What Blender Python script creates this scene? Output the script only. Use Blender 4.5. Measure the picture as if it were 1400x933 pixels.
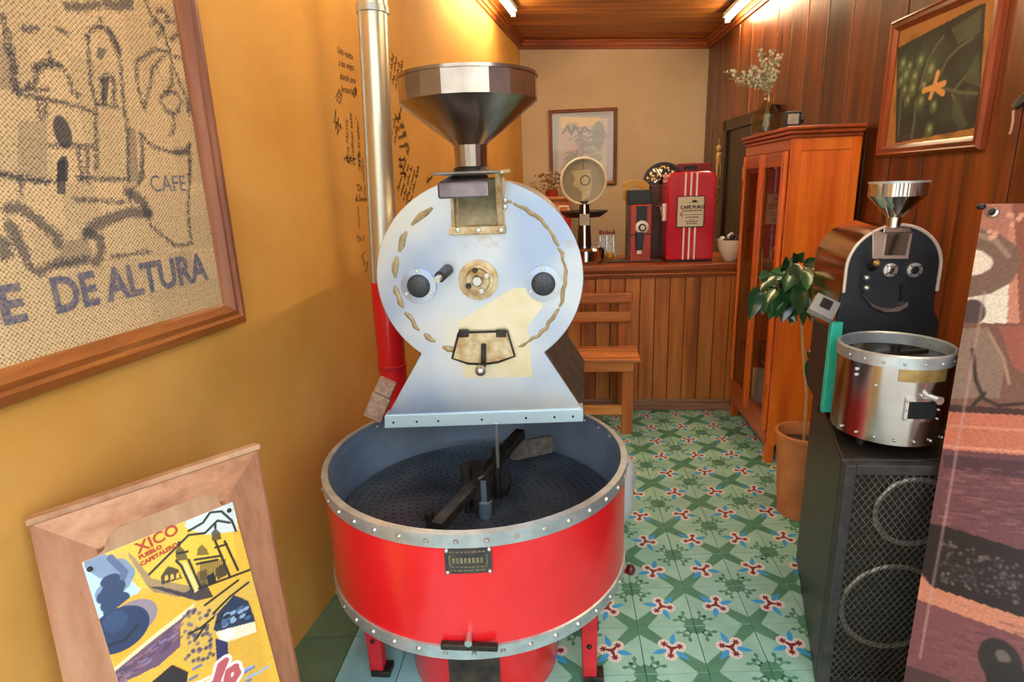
import bpy, math, random
import numpy as np
from mathutils import Vector, Matrix
random.seed(7); np.random.seed(7)
for o in list(bpy.data.objects): bpy.data.objects.remove(o)
scn = bpy.context.scene
COL = scn.collection

# ------------------------------------------------------------------ camera
F = 800.0; CAM_H = 1.45                       # focal length in pixels of a 1400 px wide frame
PITCH = math.radians(14.85); ROLL = math.radians(2.0); VPX = 72.0
def nrm(v):
    v = np.array(v, float); return v/np.linalg.norm(v)
_t = F/math.tan(PITCH)
UPc = -nrm((_t*math.sin(ROLL), -_t*math.cos(ROLL), -F))
_fw = np.array([VPX, 0.0, -F]); _fw[1] = -(_fw[0]*UPc[0]+_fw[2]*UPc[2])/UPc[1]
FWc = nrm(_fw); RTc = np.cross(FWc, UPc)
RM = np.array([RTc, FWc, UPc]); CP = np.array([0, 0, CAM_H])
cam_d = bpy.data.cameras.new('camera'); cam = bpy.data.objects.new('camera', cam_d); COL.objects.link(cam)
cam_d.sensor_width = 36; cam_d.sensor_fit = 'HORIZONTAL'; cam_d.lens = 36*F/1400; cam_d.clip_start = 0.02
m4 = Matrix([list(RM[0])+[0], list(RM[1])+[0], list(RM[2])+[CAM_H], [0, 0, 0, 1]])
cam.matrix_world = m4
scn.camera = cam

# ------------------------------------------------------------------ world, exposure
w = bpy.data.worlds.new('sky'); scn.world = w; w.use_nodes = True
bg = w.node_tree.nodes['Background']
bg.inputs[0].default_value = (0.80, 0.91, 1.0, 1); bg.inputs[1].default_value = 4.2
scn.view_settings.view_transform = 'Standard'; scn.view_settings.look = 'None'
scn.view_settings.exposure = 0.33; scn.view_settings.gamma = 1.0; scn.view_settings.use_curve_mapping = False
TUBE_POWER = 85.0

# ------------------------------------------------------------------ pixel -> place
def ray(x, y): return RM @ nrm((x-700, 466.5-y, -F))
def atz(x, y, z=0.0): d = ray(x, y); return CP+d*((z-CAM_H)/d[2])
def aty(x, y, Y): d = ray(x, y); return CP+d*(Y/d[1])
def atx(x, y, X): d = ray(x, y); return CP+d*(X/d[0])
def atp(x, y, p0, n): d = ray(x, y); n = np.array(n, float); return CP+d*(np.dot(np.array(p0)-CP, n)/np.dot(d, n))
NL = nrm((1, -.123, 0)); PL = np.array((-.886, 1.66, 0))      # left wall plane (normal into the room)
NR = nrm((-1, -.04, 0)); PR = np.array((1.37, 3.0, 0))        # right wall plane
UL = nrm((.123, 1, 0)); UR = nrm((-.04, 1, 0))
def lwx(y): return -.886+.123*(y-1.66)
def rwx(y): return 1.37-.04*(y-3)
def LW(x, y, off=0): return atp(x, y, PL+NL*off, NL)
def RW(x, y, off=0): return atp(x, y, PR+NR*off, NR)

# ------------------------------------------------------------------ materials
def lin(c):
    if isinstance(c, str): c = [int(c[i:i+2], 16)/255 for i in (0, 2, 4)]
    return tuple((x/12.92 if x <= .04045 else ((x+.055)/1.055)**2.4) for x in c)
def _new(name):
    m = bpy.data.materials.new(name); m.use_nodes = True
    nt = m.node_tree; return m, nt, nt.nodes['Principled BSDF']
def N(nt, t, **k):
    n = nt.nodes.new(t)
    for a, b in k.items(): setattr(n, a, b)
    return n
def coords(nt, scale=(1, 1, 1), rnd=False):
    tc = N(nt, 'ShaderNodeTexCoord'); mp = N(nt, 'ShaderNodeMapping'); mp.inputs['Scale'].default_value = scale
    nt.links.new(tc.outputs['Object'], mp.inputs['Vector'])
    if rnd:
        oi = N(nt, 'ShaderNodeObjectInfo'); mu = N(nt, 'ShaderNodeMath', operation='MULTIPLY'); mu.inputs[1].default_value = 37.0
        nt.links.new(oi.outputs['Random'], mu.inputs[0]); nt.links.new(mu.outputs[0], mp.inputs['Location'])
    return mp.outputs['Vector']
def ramp(nt, fac, stops):
    r = N(nt, 'ShaderNodeValToRGB'); e = r.color_ramp.elements
    while len(e) < len(stops): e.new(.5)
    for i, (p, c) in enumerate(stops): e[i].position = p; e[i].color = (*lin(c), 1)
    nt.links.new(fac, r.inputs[0]); return r.outputs[0]
def bump(nt, b, h, strength, dist=.002):
    n = N(nt, 'ShaderNodeBump'); n.inputs['Strength'].default_value = strength; n.inputs['Distance'].default_value = dist
    nt.links.new(h, n.inputs['Height']); nt.links.new(n.outputs[0], b.inputs['Normal'])
def noise(nt, vec, scale, detail=4, rough=.6):
    n = N(nt, 'ShaderNodeTexNoise'); n.inputs['Scale'].default_value = scale; n.inputs['Detail'].default_value = detail
    n.inputs['Roughness'].default_value = rough; nt.links.new(vec, n.inputs['Vector']); return n.outputs[0]
def mat(name, c1, c2=None, rough=.5, metal=0, scale=8, bmp=0, bscale=60, lo=.35, hi=.65, coat=0, emit=0, alpha=None, spec=None, rnd=False, stretch=(1, 1, 1)):
    m, nt, b = _new(name)
    b.inputs['Roughness'].default_value = rough; b.inputs['Metallic'].default_value = metal
    b.inputs['Base Color'].default_value = (*lin(c1), 1)
    if coat: b.inputs['Coat Weight'].default_value = coat; b.inputs['Coat Roughness'].default_value = .12
    if spec is not None: b.inputs['Specular IOR Level'].default_value = spec
    if c2 or bmp: v = coords(nt, stretch, rnd)
    if c2:
        nt.links.new(ramp(nt, noise(nt, v, scale), [(lo, c1), (hi, c2)]), b.inputs['Base Color'])
    if bmp: bump(nt, b, noise(nt, v, bscale, 3), bmp)
    if emit:
        b.inputs['Emission Color'].default_value = (*lin(c1), 1); b.inputs['Emission Strength'].default_value = emit
    return m
def wood(name, dark, mid, light, axis='z', rough=.42, g=26, coat=.0, dirt=None):
    m, nt, b = _new(name); b.inputs['Roughness'].default_value = rough
    k = {'x': (.07, 1, 1), 'y': (1, .07, 1), 'z': (1, 1, .07)}[axis]
    v = coords(nt, k, True)
    n1 = noise(nt, v, g, 8, .65); n2 = noise(nt, v, g*.22, 3, .5)
    ad = N(nt, 'ShaderNodeMath', operation='ADD'); mu = N(nt, 'ShaderNodeMath', operation='MULTIPLY'); mu.inputs[1].default_value = .5
    nt.links.new(n1, ad.inputs[0]); nt.links.new(n2, ad.inputs[1]); nt.links.new(ad.outputs[0], mu.inputs[0])
    c = ramp(nt, mu.outputs[0], [(.37, dark), (.5, mid), (.62, light)])
    oi = N(nt, 'ShaderNodeObjectInfo'); hs = N(nt, 'ShaderNodeHueSaturation'); mr = N(nt, 'ShaderNodeMapRange')
    mr.inputs['To Min'].default_value = .82; mr.inputs['To Max'].default_value = 1.15
    nt.links.new(oi.outputs['Random'], mr.inputs[0]); nt.links.new(mr.outputs[0], hs.inputs['Value']); nt.links.new(c, hs.inputs['Color'])
    out = hs.outputs[0]
    if dirt:
        v2 = coords(nt, {'z': (1, 1, .12), 'x': (.12, 1, 1), 'y': (1, .12, 1)}[axis], True)
        f = N(nt, 'ShaderNodeValToRGB'); f.color_ramp.elements[0].position = dirt[1]; f.color_ramp.elements[1].position = dirt[1]+.02
        nt.links.new(noise(nt, v2, 22, 6, .7), f.inputs[0])
        mx = N(nt, 'ShaderNodeMix', data_type='RGBA'); nt.links.new(f.outputs[0], mx.inputs[0]); nt.links.new(out, mx.inputs[6])
        mx.inputs[7].default_value = (*lin(dirt[0]), 1); out = mx.outputs[2]
    nt.links.new(out, b.inputs['Base Color'])
    if coat: b.inputs['Coat Weight'].default_value = coat; b.inputs['Coat Roughness'].default_value = .15
    bump(nt, b, n1, .25, .001)
    return m
def vcol(name, rough=.6, weave=None, coat=0):
    m, nt, b = _new(name); b.inputs['Roughness'].default_value = rough
    a = N(nt, 'ShaderNodeVertexColor', layer_name='Col'); nt.links.new(a.outputs[0], b.inputs['Base Color'])
    if coat: b.inputs['Coat Weight'].default_value = coat; b.inputs['Coat Roughness'].default_value = .08
    if weave:
        tc = N(nt, 'ShaderNodeTexCoord'); mp = N(nt, 'ShaderNodeMapping'); nt.links.new(tc.outputs['UV'], mp.inputs[0])
        mp.inputs['Rotation'].default_value = (0, 0, math.radians(2))
        sx = N(nt, 'ShaderNodeSeparateXYZ'); nt.links.new(mp.outputs[0], sx.inputs[0])
        def sin(o, k):
            mu = N(nt, 'ShaderNodeMath', operation='MULTIPLY'); mu.inputs[1].default_value = k; nt.links.new(o, mu.inputs[0])
            s = N(nt, 'ShaderNodeMath', operation='SINE'); nt.links.new(mu.outputs[0], s.inputs[0]); return s.outputs[0]
        k = 2*math.pi/weave
        pr = N(nt, 'ShaderNodeMath', operation='MULTIPLY'); nt.links.new(sin(sx.outputs[0], k), pr.inputs[0]); nt.links.new(sin(sx.outputs[1], k), pr.inputs[1])
        nz = noise(nt, mp.outputs[0], 160, 2)
        ad = N(nt, 'ShaderNodeMath', operation='MULTIPLY_ADD'); nt.links.new(pr.outputs[0], ad.inputs[0]); ad.inputs[1].default_value = .35; nt.links.new(nz, ad.inputs[2])
        r = ramp(nt, ad.outputs[0], [(.10, '9c8464'), (.40, 'e8dece'), (.75, 'ffffff')])
        mx = N(nt, 'ShaderNodeMix', data_type='RGBA', blend_type='MULTIPLY'); mx.inputs[0].default_value = 1
        nt.links.new(a.outputs[0], mx.inputs[6]); nt.links.new(r, mx.inputs[7]); nt.links.new(mx.outputs[2], b.inputs['Base Color'])
        bump(nt, b, ad.outputs[0], .6, .002)
    return m
def glass(name, tint='ffffff', ior=1.45, rough=.01):
    m = bpy.data.materials.new(name); m.use_nodes = True; nt = m.node_tree; nt.nodes.clear()
    o = N(nt, 'ShaderNodeOutputMaterial'); mx = N(nt, 'ShaderNodeMixShader'); tr = N(nt, 'ShaderNodeBsdfTransparent'); gl = N(nt, 'ShaderNodeBsdfGlossy')
    fr = N(nt, 'ShaderNodeFresnel'); fr.inputs[0].default_value = ior
    tr.inputs[0].default_value = (*lin(tint), 1); gl.inputs['Roughness'].default_value = rough
    ge = N(nt, 'ShaderNodeNewGeometry'); iv = N(nt, 'ShaderNodeMath', operation='SUBTRACT'); iv.inputs[0].default_value = 1.0; nt.links.new(ge.outputs['Backfacing'], iv.inputs[1])
    mu = N(nt, 'ShaderNodeMath', operation='MULTIPLY'); nt.links.new(fr.outputs[0], mu.inputs[0]); nt.links.new(iv.outputs[0], mu.inputs[1])
    nt.links.new(mu.outputs[0], mx.inputs[0]); nt.links.new(tr.outputs[0], mx.inputs[1]); nt.links.new(gl.outputs[0], mx.inputs[2]); nt.links.new(mx.outputs[0], o.inputs[0])
    return m

# ------------------------------------------------------------------ mesh building
class B:
    def __init__(s): s.v = []; s.f = []; s.m = []; s.T = None; s.i = 0
    def av(s, p):
        p = Vector([float(q) for q in p]); p = s.T @ p if s.T is not None else p
        s.v.append(tuple(p)); return len(s.v)-1
    def af(s, idx): s.f.append(tuple(idx)); s.m.append(s.i)
    def box(s, c, d, rot=None, taper=1.0):
        c = Vector([float(q) for q in c]); d = [float(q)/2 for q in d]; ids = []
        for z in (-1, 1):
            for x, y in ((-1, -1), (1, -1), (1, 1), (-1, 1)):
                k = taper if z > 0 else 1.0
                p = Vector((x*d[0]*k, y*d[1]*k, z*d[2]))
                if rot is not None: p = rot @ p
                ids.append(s.av(c+p))
        a = ids
        for q in ((3, 2, 1, 0), (4, 5, 6, 7), (0, 1, 5, 4), (1, 2, 6, 5), (2, 3, 7, 6), (3, 0, 4, 7)): s.af([a[k] for k in q])
        return s
    def bb(s, lo, hi): return s.box([(a+b)/2 for a, b in zip(lo, hi)], [abs(b-a) for a, b in zip(lo, hi)])
    def hexa(s, pts):                     # 8 points: bottom loop 4, top loop 4
        a = [s.av(p) for p in pts]
        for q in ((3, 2, 1, 0), (4, 5, 6, 7), (0, 1, 5, 4), (1, 2, 6, 5), (2, 3, 7, 6), (3, 0, 4, 7)): s.af([a[k] for k in q])
        return s
    def beam(s, a, b, w_, h_, up=(0, 0, 1)):
        a = Vector([float(q) for q in a]); b = Vector([float(q) for q in b]); d = (b-a).normalized(); u = Vector(up)
        r = d.cross(u)
        if r.length < 1e-4: r = d.cross(Vector((1, 0, 0)))
        r.normalize(); u = r.cross(d)
        R_ = Matrix((r, d, u)).transposed()
        return s.box((a+b)/2, (w_, (b-a).length, h_), R_)
    def lathe(s, prof, c=(0, 0, 0), axis=(0, 0, 1), n=32, a0=0, a1=2*math.pi, sx=1.0, closed=False):
        ax = Vector([float(q) for q in axis]).normalized(); c = Vector([float(q) for q in c])
        t = Vector((1, 0, 0)) if abs(ax.x) < .9 else Vector((0, 1, 0))
        e1 = (t-ax*t.dot(ax)).normalized(); e2 = ax.cross(e1)
        full = abs(a1-a0-2*math.pi) < 1e-6; k = n if full else n+1; rows = []
        for r, z in prof:
            if r < 1e-6: rows.append([s.av(c+ax*z)]*k); continue
            rows.append([s.av(c+ax*z+e1*(r*sx*math.cos(a0+(a1-a0)*i/n))+e2*(r*math.sin(a0+(a1-a0)*i/n))) for i in range(k)])
        prs = list(zip(rows, rows[1:]))+([(rows[-1], rows[0])] if closed else [])
        for A, D in prs:
            for i in range(n):
                j = (i+1) % k
                q = [A[i], A[j], D[j], D[i]]; u = []
                for x in q:
                    if x not in u: u.append(x)
                if len(u) > 2: s.af(u)
        return s
    def cyl(s, a, b, r, r2=None, n=20):
        a = np.array(a, float); b = np.array(b, float); L = np.linalg.norm(b-a); r2 = r if r2 is None else r2
        return s.lathe([(0, 0), (r, 0), (r2, L), (0, L)], a, b-a, n)
    def tube(s, pts, r, n=10, caps=True):
        P_ = [Vector([float(q) for q in p]) for p in pts]; rings = []; pe = None
        for i, p in enumerate(P_):
            d = (P_[min(i+1, len(P_)-1)]-P_[max(i-1, 0)]).normalized()
            if pe is None: t = Vector((0, 0, 1)) if abs(d.z) < .9 else Vector((1, 0, 0))
            else: t = pe
            e1 = (t-d*t.dot(d)).normalized(); pe = e1; e2 = d.cross(e1)
            rr = r[i] if isinstance(r, (list, tuple)) else r
            rings.append([s.av(p+e1*(rr*math.cos(2*math.pi*k/n))+e2*(rr*math.sin(2*math.pi*k/n))) for k in range(n)])
        for A, D in zip(rings, rings[1:]):
            for k in range(n): s.af([A[k], A[(k+1) % n], D[(k+1) % n], D[k]])
        if caps: s.af(rings[0][::-1]); s.af(rings[-1])
        return s
    def prism(s, pts, off):               # planar loop of 3D points extruded by vector off
        off = Vector([float(q) for q in off]); a = [s.av(p) for p in pts]
        T = s.T; P_ = [Vector([float(q) for q in p])+off for p in pts]; b = [s.av(p) for p in P_]
        n = len(a); s.af(a[::-1]); s.af(b)
        for i in range(n): s.af([a[i], a[(i+1) % n], b[(i+1) % n], b[i]])
        return s
    def sphere(s, c, r, n=12, m_=8, sc=(1, 1, 1)):
        c = Vector([float(q) for q in c]); rows = []
        for i in range(m_+1):
            th = math.pi*i/m_
            if i in (0, m_): rows.append([s.av(c+Vector((0, 0, r*sc[2]*math.cos(th))))]*n)
            else: rows.append([s.av(c+Vector((r*sc[0]*math.sin(th)*math.cos(2*math.pi*k/n), r*sc[1]*math.sin(th)*math.sin(2*math.pi*k/n), r*sc[2]*math.cos(th)))) for k in range(n)])
        for A, D in zip(rows, rows[1:]):
            for k in range(n):
                u = []
                for x in (A[k], D[k], D[(k+1) % n], A[(k+1) % n]):
                    if x not in u: u.append(x)
                s.af(u)
        return s
ORG = {}
def tag(o, label=None, cat=None, group=None, kind=None):
    for k, v in (('label', label), ('category', cat), ('group', group), ('kind', kind)):
        if v: o[k] = v
    return o
def thing(name, loc, label, cat, group=None):
    o = bpy.data.objects.new(name, None); o.empty_display_size = .05; COL.objects.link(o)
    o.location = [float(q) for q in loc]; ORG[o.name] = np.array(loc, float); return tag(o, label, cat, group)
def obj(name, b, mats, parent=None, smooth=False, bevel=0, ang=35, label=None):
    me = bpy.data.meshes.new(name); V_ = np.array(b.v, float)
    if parent is not None: org = ORG[parent.name]
    else: org = np.array([(V_[:, 0].min()+V_[:, 0].max())/2, (V_[:, 1].min()+V_[:, 1].max())/2, V_[:, 2].min()])
    me.from_pydata([tuple(q) for q in V_-org], [], b.f)
    if not isinstance(mats, (list, tuple)): mats = [mats]
    for m in mats: me.materials.append(m)
    if len(mats) > 1: me.polygons.foreach_set('material_index', b.m)
    me.validate(); 
    import bmesh
    bm = bmesh.new(); bm.from_mesh(me); bmesh.ops.recalc_face_normals(bm, faces=bm.faces); bm.to_mesh(me); bm.free()
    if smooth:
        me.polygons.foreach_set('use_smooth', [True]*len(me.polygons)); me.set_sharp_from_angle(angle=math.radians(ang))
    o = bpy.data.objects.new(name, me); COL.objects.link(o)
    if parent is not None: o.parent = parent
    else: o.location = org
    ORG[o.name] = org
    if bevel:
        md = o.modifiers.new('bevel', 'BEVEL'); md.width = bevel; md.segments = 2; md.limit_method = 'ANGLE'; md.angle_limit = math.radians(40)
    if label: o['label'] = label
    return o
def struct(name, b, m, **k): return tag(obj(name, b, m, **k), kind='structure')
def clone(o, off, parent, rot=None):
    c = o.copy(); COL.objects.link(c); c.parent = parent; c.location = [float(q) for q in off]
    if rot is not None: c.rotation_euler = rot
    return c
# text -> flat mesh placed on a plane (origin O, axes U and V)
def text(name, s, size, O, U, V, m, parent, N_=None, lift=.0008, align='LEFT', shear=0.0, sx=1.0, bold=0.0):
    cu = bpy.data.curves.new('t', 'FONT'); cu.body = s; cu.size = size; cu.align_x = align; cu.shear = shear; cu.resolution_u = 3; cu.offset = bold
    ob = bpy.data.objects.new('t', cu); COL.objects.link(ob); bpy.context.view_layer.update()
    dg = bpy.context.evaluated_depsgraph_get(); ev = ob.evaluated_get(dg); me = ev.to_mesh()
    O, U, V = (np.array(q, float) for q in (O, U, V)); n = np.cross(U, V) if N_ is None else np.array(N_)
    b = B()
    for v in me.vertices: b.av(O+U*(v.co.x*sx)+V*v.co.y+n*lift)
    for p in me.polygons: b.af(list(p.vertices))
    ev.to_mesh_clear(); bpy.data.objects.remove(ob); bpy.data.curves.remove(cu)
    return obj(name, b, m, parent)
# ------------------------------------------------------------------ flat prints painted as vertex colours on a fine grid
class Print:
    def __init__(s, O, U, V, W, H_, nx, ny, bg):
        s.O, s.U, s.V = (np.array(q, float) for q in (O, U, V)); s.N = np.cross(s.U, s.V); s.W, s.H = W, H_
        s.nx, s.ny = nx, ny; s.a = np.ones((ny, nx, 3))*np.array(s.c(bg))
        s.X, s.Y = np.meshgrid((np.arange(nx))/(nx-1)*W, (np.arange(ny))/(ny-1)*H_)
    def c(s, c): return [int(c[i:i+2], 16)/255 for i in (0, 2, 4)] if isinstance(c, str) else c
    def uv(s, p):
        q = atp(p[0], p[1], s.O, s.N)-s.O; return np.dot(q, s.U), np.dot(q, s.V)
    def blend(s, mask, c): s.a += (np.array(s.c(c))-s.a)*mask[..., None]
    def poly(s, pts, c, soft=0, al=1.0, px=True):
        P_ = [s.uv(p) for p in pts] if px else pts
        ins = np.zeros(s.X.shape, bool); n = len(P_)
        for i in range(n):
            (x1, y1), (x2, y2) = P_[i], P_[(i+1) % n]
            if y1 == y2: continue
            ins ^= ((y1 > s.Y) != (y2 > s.Y)) & (s.X < (x2-x1)*(s.Y-y1)/(y2-y1)+x1)
        s.blend(ins*al, c)
    def dist(s, P_):
        d = np.full(s.X.shape, 9.0)
        for (x1, y1), (x2, y2) in zip(P_, P_[1:]):
            dx, dy = x2-x1, y2-y1; L = dx*dx+dy*dy+1e-12
            t = np.clip(((s.X-x1)*dx+(s.Y-y1)*dy)/L, 0, 1)
            d = np.minimum(d, np.hypot(s.X-x1-t*dx, s.Y-y1-t*dy))
        return d
    def line(s, pts, w_, c, al=1.0, px=True, rough=0):
        P_ = [s.uv(p) for p in pts] if px else pts
        k = s.W/s.nx; d = s.dist(P_)
        if rough: d = d+rough*(np.random.rand(*d.shape)-.5)
        s.blend(np.clip((w_/2-d)/k+.5, 0, 1)*al, c)
    def disc(s, p, r, c, al=1.0, ry=None, px=True, soft=None):
        u, v = s.uv(p) if px else p
        d = np.hypot((s.X-u)/r, (s.Y-v)/(ry or r)); k = (soft or s.W/s.nx/r)
        s.blend(np.clip((1-d)/k+.5, 0, 1)*al, c)
    def grain(s, amt, cell=1):
        n = np.random.rand(s.ny//cell+2, s.nx//cell+2)-.5
        n = np.kron(n, np.ones((cell, cell)))[:s.ny, :s.nx]; s.a = np.clip(s.a*(1+amt*n[..., None]), 0, 1)
    def build(s, name, m, parent, lift=0.0, bend=None):
        P_ = s.O+s.X[..., None]*s.U+s.Y[..., None]*s.V+s.N*lift
        if bend is not None: P_ = P_+s.N*bend(s.X, s.Y)[..., None]
        org = ORG[parent.name]; vs = (P_-org).reshape(-1, 3)
        i = np.arange(s.nx*s.ny).reshape(s.ny, s.nx); q = np.stack([i[:-1, :-1], i[:-1, 1:], i[1:, 1:], i[1:, :-1]], -1).reshape(-1, 4)
        me = bpy.data.meshes.new(name); me.vertices.add(len(vs)); me.vertices.foreach_set('co', vs.ravel().astype(np.float32))
        me.loops.add(q.size); me.loops.foreach_set('vertex_index', q.ravel().astype(np.int32))
        me.polygons.add(len(q)); me.polygons.foreach_set('loop_start', np.arange(0, q.size, 4, dtype=np.int32)); me.polygons.foreach_set('loop_total', np.full(len(q), 4, np.int32))
        me.update(); me.validate()
        at = me.color_attributes.new('Col', 'FLOAT_COLOR', 'POINT'); a = np.clip(s.a, 0, 1)
        l = np.where(a <= .04045, a/12.92, ((a+.055)/1.055)**2.4); rgba = np.concatenate([l, np.ones(l.shape[:2]+(1,))], -1)
        at.data.foreach_set('color', rgba.ravel().astype(np.float32))
        uvl = me.uv_layers.new(name='UVMap'); uv = np.stack([s.X, s.Y], -1).reshape(-1, 2)[q.ravel()]
        uvl.data.foreach_set('uv', uv.ravel().astype(np.float32))
        me.materials.append(m); o = bpy.data.objects.new(name, me); COL.objects.link(o); o.parent = parent; ORG[o.name] = org
        return o
def rails(parent, O, U, V, W, H_, prof, m, name='frame_rail', mh=None):
    """four mitred frame rails round the rectangle O,U,V; prof = (inset, height) pairs across the moulding"""
    O, U, V = (np.array(q, float) for q in (O, U, V)); n = np.cross(U, V)
    cs = [((0, 0), (1, 1)), ((W, 0), (-1, 1)), ((W, H_), (-1, -1)), ((0, H_), (1, -1))]; out = []
    for k in range(4):
        (a, sa), (c, sc) = cs[k], cs[(k+1) % 4]; b = B()
        A = [b.av(O+U*(a[0]+sa[0]*i)+V*(a[1]+sa[1]*i)+n*h) for i, h in prof]
        D = [b.av(O+U*(c[0]+sc[0]*i)+V*(c[1]+sc[1]*i)+n*h) for i, h in prof]
        q = len(prof)
        for i in range(q): b.af([A[i], D[i], D[(i+1) % q], A[(i+1) % q]])
        b.af(A[::-1]); b.af(D)
        out.append(obj(name, b, (mh or m) if k % 2 == 0 else m, parent, smooth=True, ang=25))
    return out

# ================================================================== SETTING
Y0, Y1 = -.25, 5.70
def zc(x): return 2.70-.047*(x+.4)
M_plaster = mat('ochre_plaster', 'cb9038', 'dba656', rough=.75, scale=2.2, bmp=.35, bscale=45, lo=.3, hi=.75)
M_beige = mat('beige_plaster', 'c6b395', 'd0bea2', rough=.85, scale=3, bmp=.3, bscale=60)
M_grout = mat('dark_grout', '23332b', '34453b', rough=.9, scale=30)
M_black = mat('black_ink', '15120f', rough=.8)
W_wall = wood('dark_wall_board', '2c1206', '5f2d10', '8a481b', 'z', .36, 20, .25, dirt=('a07850', .70))
W_ceil = wood('ceiling_board', '7d4414', 'a9651f', 'c4802f', 'x', .45, 24)
W_trim = wood('ceiling_trim_wood', '5f2c10', '8a4318', 'a55a22', 'y', .4, 24)
W_trimx = wood('back_trim_wood', '6b3010', '9a4a1a', 'b86426', 'x', .4, 24)
W_count = wood('counter_board', '8f4d20', 'bb7030', 'd49248', 'z', .42, 20)
W_countx = wood('counter_moulding', '7a3812', 'a8571c', 'c8762e', 'x', .4, 22)
W_skirt = wood('pale_skirting_wood', '6a4632', '93694e', 'b08a6c', 'x', .6, 22)

# outside: the pavement in front of the open shopfront
struct('floor_outside', B().bb((-6, -7, -.06), (6, Y0-.01, -.03)), mat('pavement_concrete', '9a948a', 'b4aea4', rough=.9, scale=4))
fa = struct('wall_outside', B().bb((-8, -7.4, -.03), (8, -7.0, 4.2)), mat('facade_plaster', 'cfc4b0', 'dad0be', rough=.9, scale=2))  # unseen facade, added to block low sky and reflect in the steel
for x_, w_, z0, z1 in ((-5.2, 1.0, .9, 2.3), (-2.6, 1.1, 0, 2.4), (-.2, 1.2, .9, 2.4), (2.4, 1.1, 0, 2.4), (5.0, 1.2, .9, 2.4)):  # unseen dark openings, added to vary those reflections
    obj('facade_opening', B().bb((x_-w_/2, -7.0, z0), (x_+w_/2, -6.96, z1)), mat('shutter_brown', '4a2c1c', '5c3a26', rough=.6, scale=5), fa)
# floor slab (grout) with its cement tiles
floor = struct('floor', B().bb((lwx(Y0)-.1, Y0, -.05), (1.6, Y1, -.004)), M_grout)
G0 = np.array((.231, 1.486)); GA = np.array((.19, .017)); GB = np.array((-.001, .195))
T_base = mat('tile_pale_green', '8ebfab', 'a4d2c0', rough=.5, scale=9, lo=.3, hi=.7, rnd=True)
T_band = mat('tile_dark_green', '447f65', '548f72', rough=.5, scale=14, rnd=True)
T_blue = mat('tile_blue', '35a2de', rough=.5); T_white = mat('tile_white', 'e8dcd2', rough=.5); T_red = mat('tile_maroon', '7c2330', rough=.5)
T_plain = mat('tile_plain_aqua', '80b4ba', '92c4c8', rough=.4, scale=6, rnd=True)
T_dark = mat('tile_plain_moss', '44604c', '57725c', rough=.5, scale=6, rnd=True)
def tile_mesh(rot, plain=None):
    b = B(); E_ = .493
    ca, sa = math.cos(rot), math.sin(rot)
    def P3(x, y, z): 
        x, y = x*ca-y*sa, x*sa+y*ca; q = GA*x+GB*y; return (q[0], q[1], z)
    def poly(pts, z, mi):
        b.i = mi; b.af([b.av(P3(x, y, z)) for x, y in pts])
    b.i = 0
    lo = [b.av(P3(x, y, -.006)) for x, y in ((-E_, -E_), (E_, -E_), (E_, E_), (-E_, E_))]
    tp = [b.av(P3(x, y, 0)) for x, y in ((-E_, -E_), (E_, -E_), (E_, E_), (-E_, E_))]
    b.af(tp)
    for k in range(4): b.af([lo[k], lo[(k+1) % 4], tp[(k+1) % 4], tp[k]])
    if plain is None:
        for sg in (1, -1):                      # serrated bands along the main diagonal
            L, Rr = [], []; d = 1/math.sqrt(2)
            for i in range(17):
                r = .19+(.60-.19)*i/16; hw = .075+.035*i/16+(.016 if i % 2 else -.004)
                L.append(((r-hw)*d*sg, (r+hw)*d*sg)); Rr.append(((r+hw)*d*sg, (r-hw)*d*sg))
            for i in range(16): poly([Rr[i], Rr[i+1], L[i+1], L[i]], .0003, 1)
            poly([Rr[-1], (E_*sg, E_*sg), L[-1]], .0003, 1)
        for sg in (1, -1):                      # leaf sprigs in the other two corners
            def C(x, y): return (E_*sg-x*sg, -E_*sg+y*sg)
            poly([C(0, 0), C(.19, 0), C(.15, .06), C(.17, .1), C(.1, .17), C(.06, .15), C(0, .19)], .0003, 1)
            for mir in (0, 1):
                def Q(x, y): return C(y, x) if mir else C(x, y)
                poly([Q(.12, .1), Q(.15, .08), Q(.28, .15), Q(.27, .17)], .0003, 1)
                poly([Q(.25, .13), Q(.31, .1), Q(.37, .14), Q(.31, .18)], .00035, 1)
                poly([Q(.19, .14), Q(.24, .17), Q(.25, .24), Q(.18, .22)], .00035, 1)
        def pol(r, a): return (r*math.cos(a), r*math.sin(a))
        for k in range(3):
            a = math.radians(45+120*k)
            poly([pol(.1, a-.45), pol(.24, a-.2), pol(.36, a), pol(.24, a+.2), pol(.1, a+.45)], .0004, 2)
            a = math.radians(105+120*k); cx, cy = pol(.15, a)
            poly([(cx+.108*math.cos(t*math.pi/8), cy+.108*math.sin(t*math.pi/8)) for t in range(16)], .0005+.00003*k, 3)
            poly([(cx+(.078 if t % 2 == 0 else .036)*math.cos(a+t*math.pi/6), cy+(.078 if t % 2 == 0 else .036)*math.sin(a+t*math.pi/6)) for t in range(12)], .0008, 4)
            poly([pol(.035, a+1.2), pol(.035, a-1.2), pol(.12, a-.14), pol(.12, a+.14)], .0008, 4)
        poly([pol(.1, t*math.pi/8) for t in range(16)], .0007, 3)
        poly([pol(.038, t*math.pi/4) for t in range(8)], .0009, 4)
    me = bpy.data.meshes.new('tile'); me.from_pydata(b.v, [], b.f)
    for m in ([T_base, T_band, T_blue, T_white, T_red] if plain is None else [plain]): me.materials.append(m)
    if plain is None: me.polygons.foreach_set('material_index', b.m)
    return me
TM = {(1, 1): tile_mesh(0), (-1, 1): tile_mesh(math.pi/2), (-1, -1): tile_mesh(math.pi), (1, -1): tile_mesh(-math.pi/2)}
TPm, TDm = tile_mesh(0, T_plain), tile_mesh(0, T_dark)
fo = np.array(ORG[floor.name])
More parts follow.
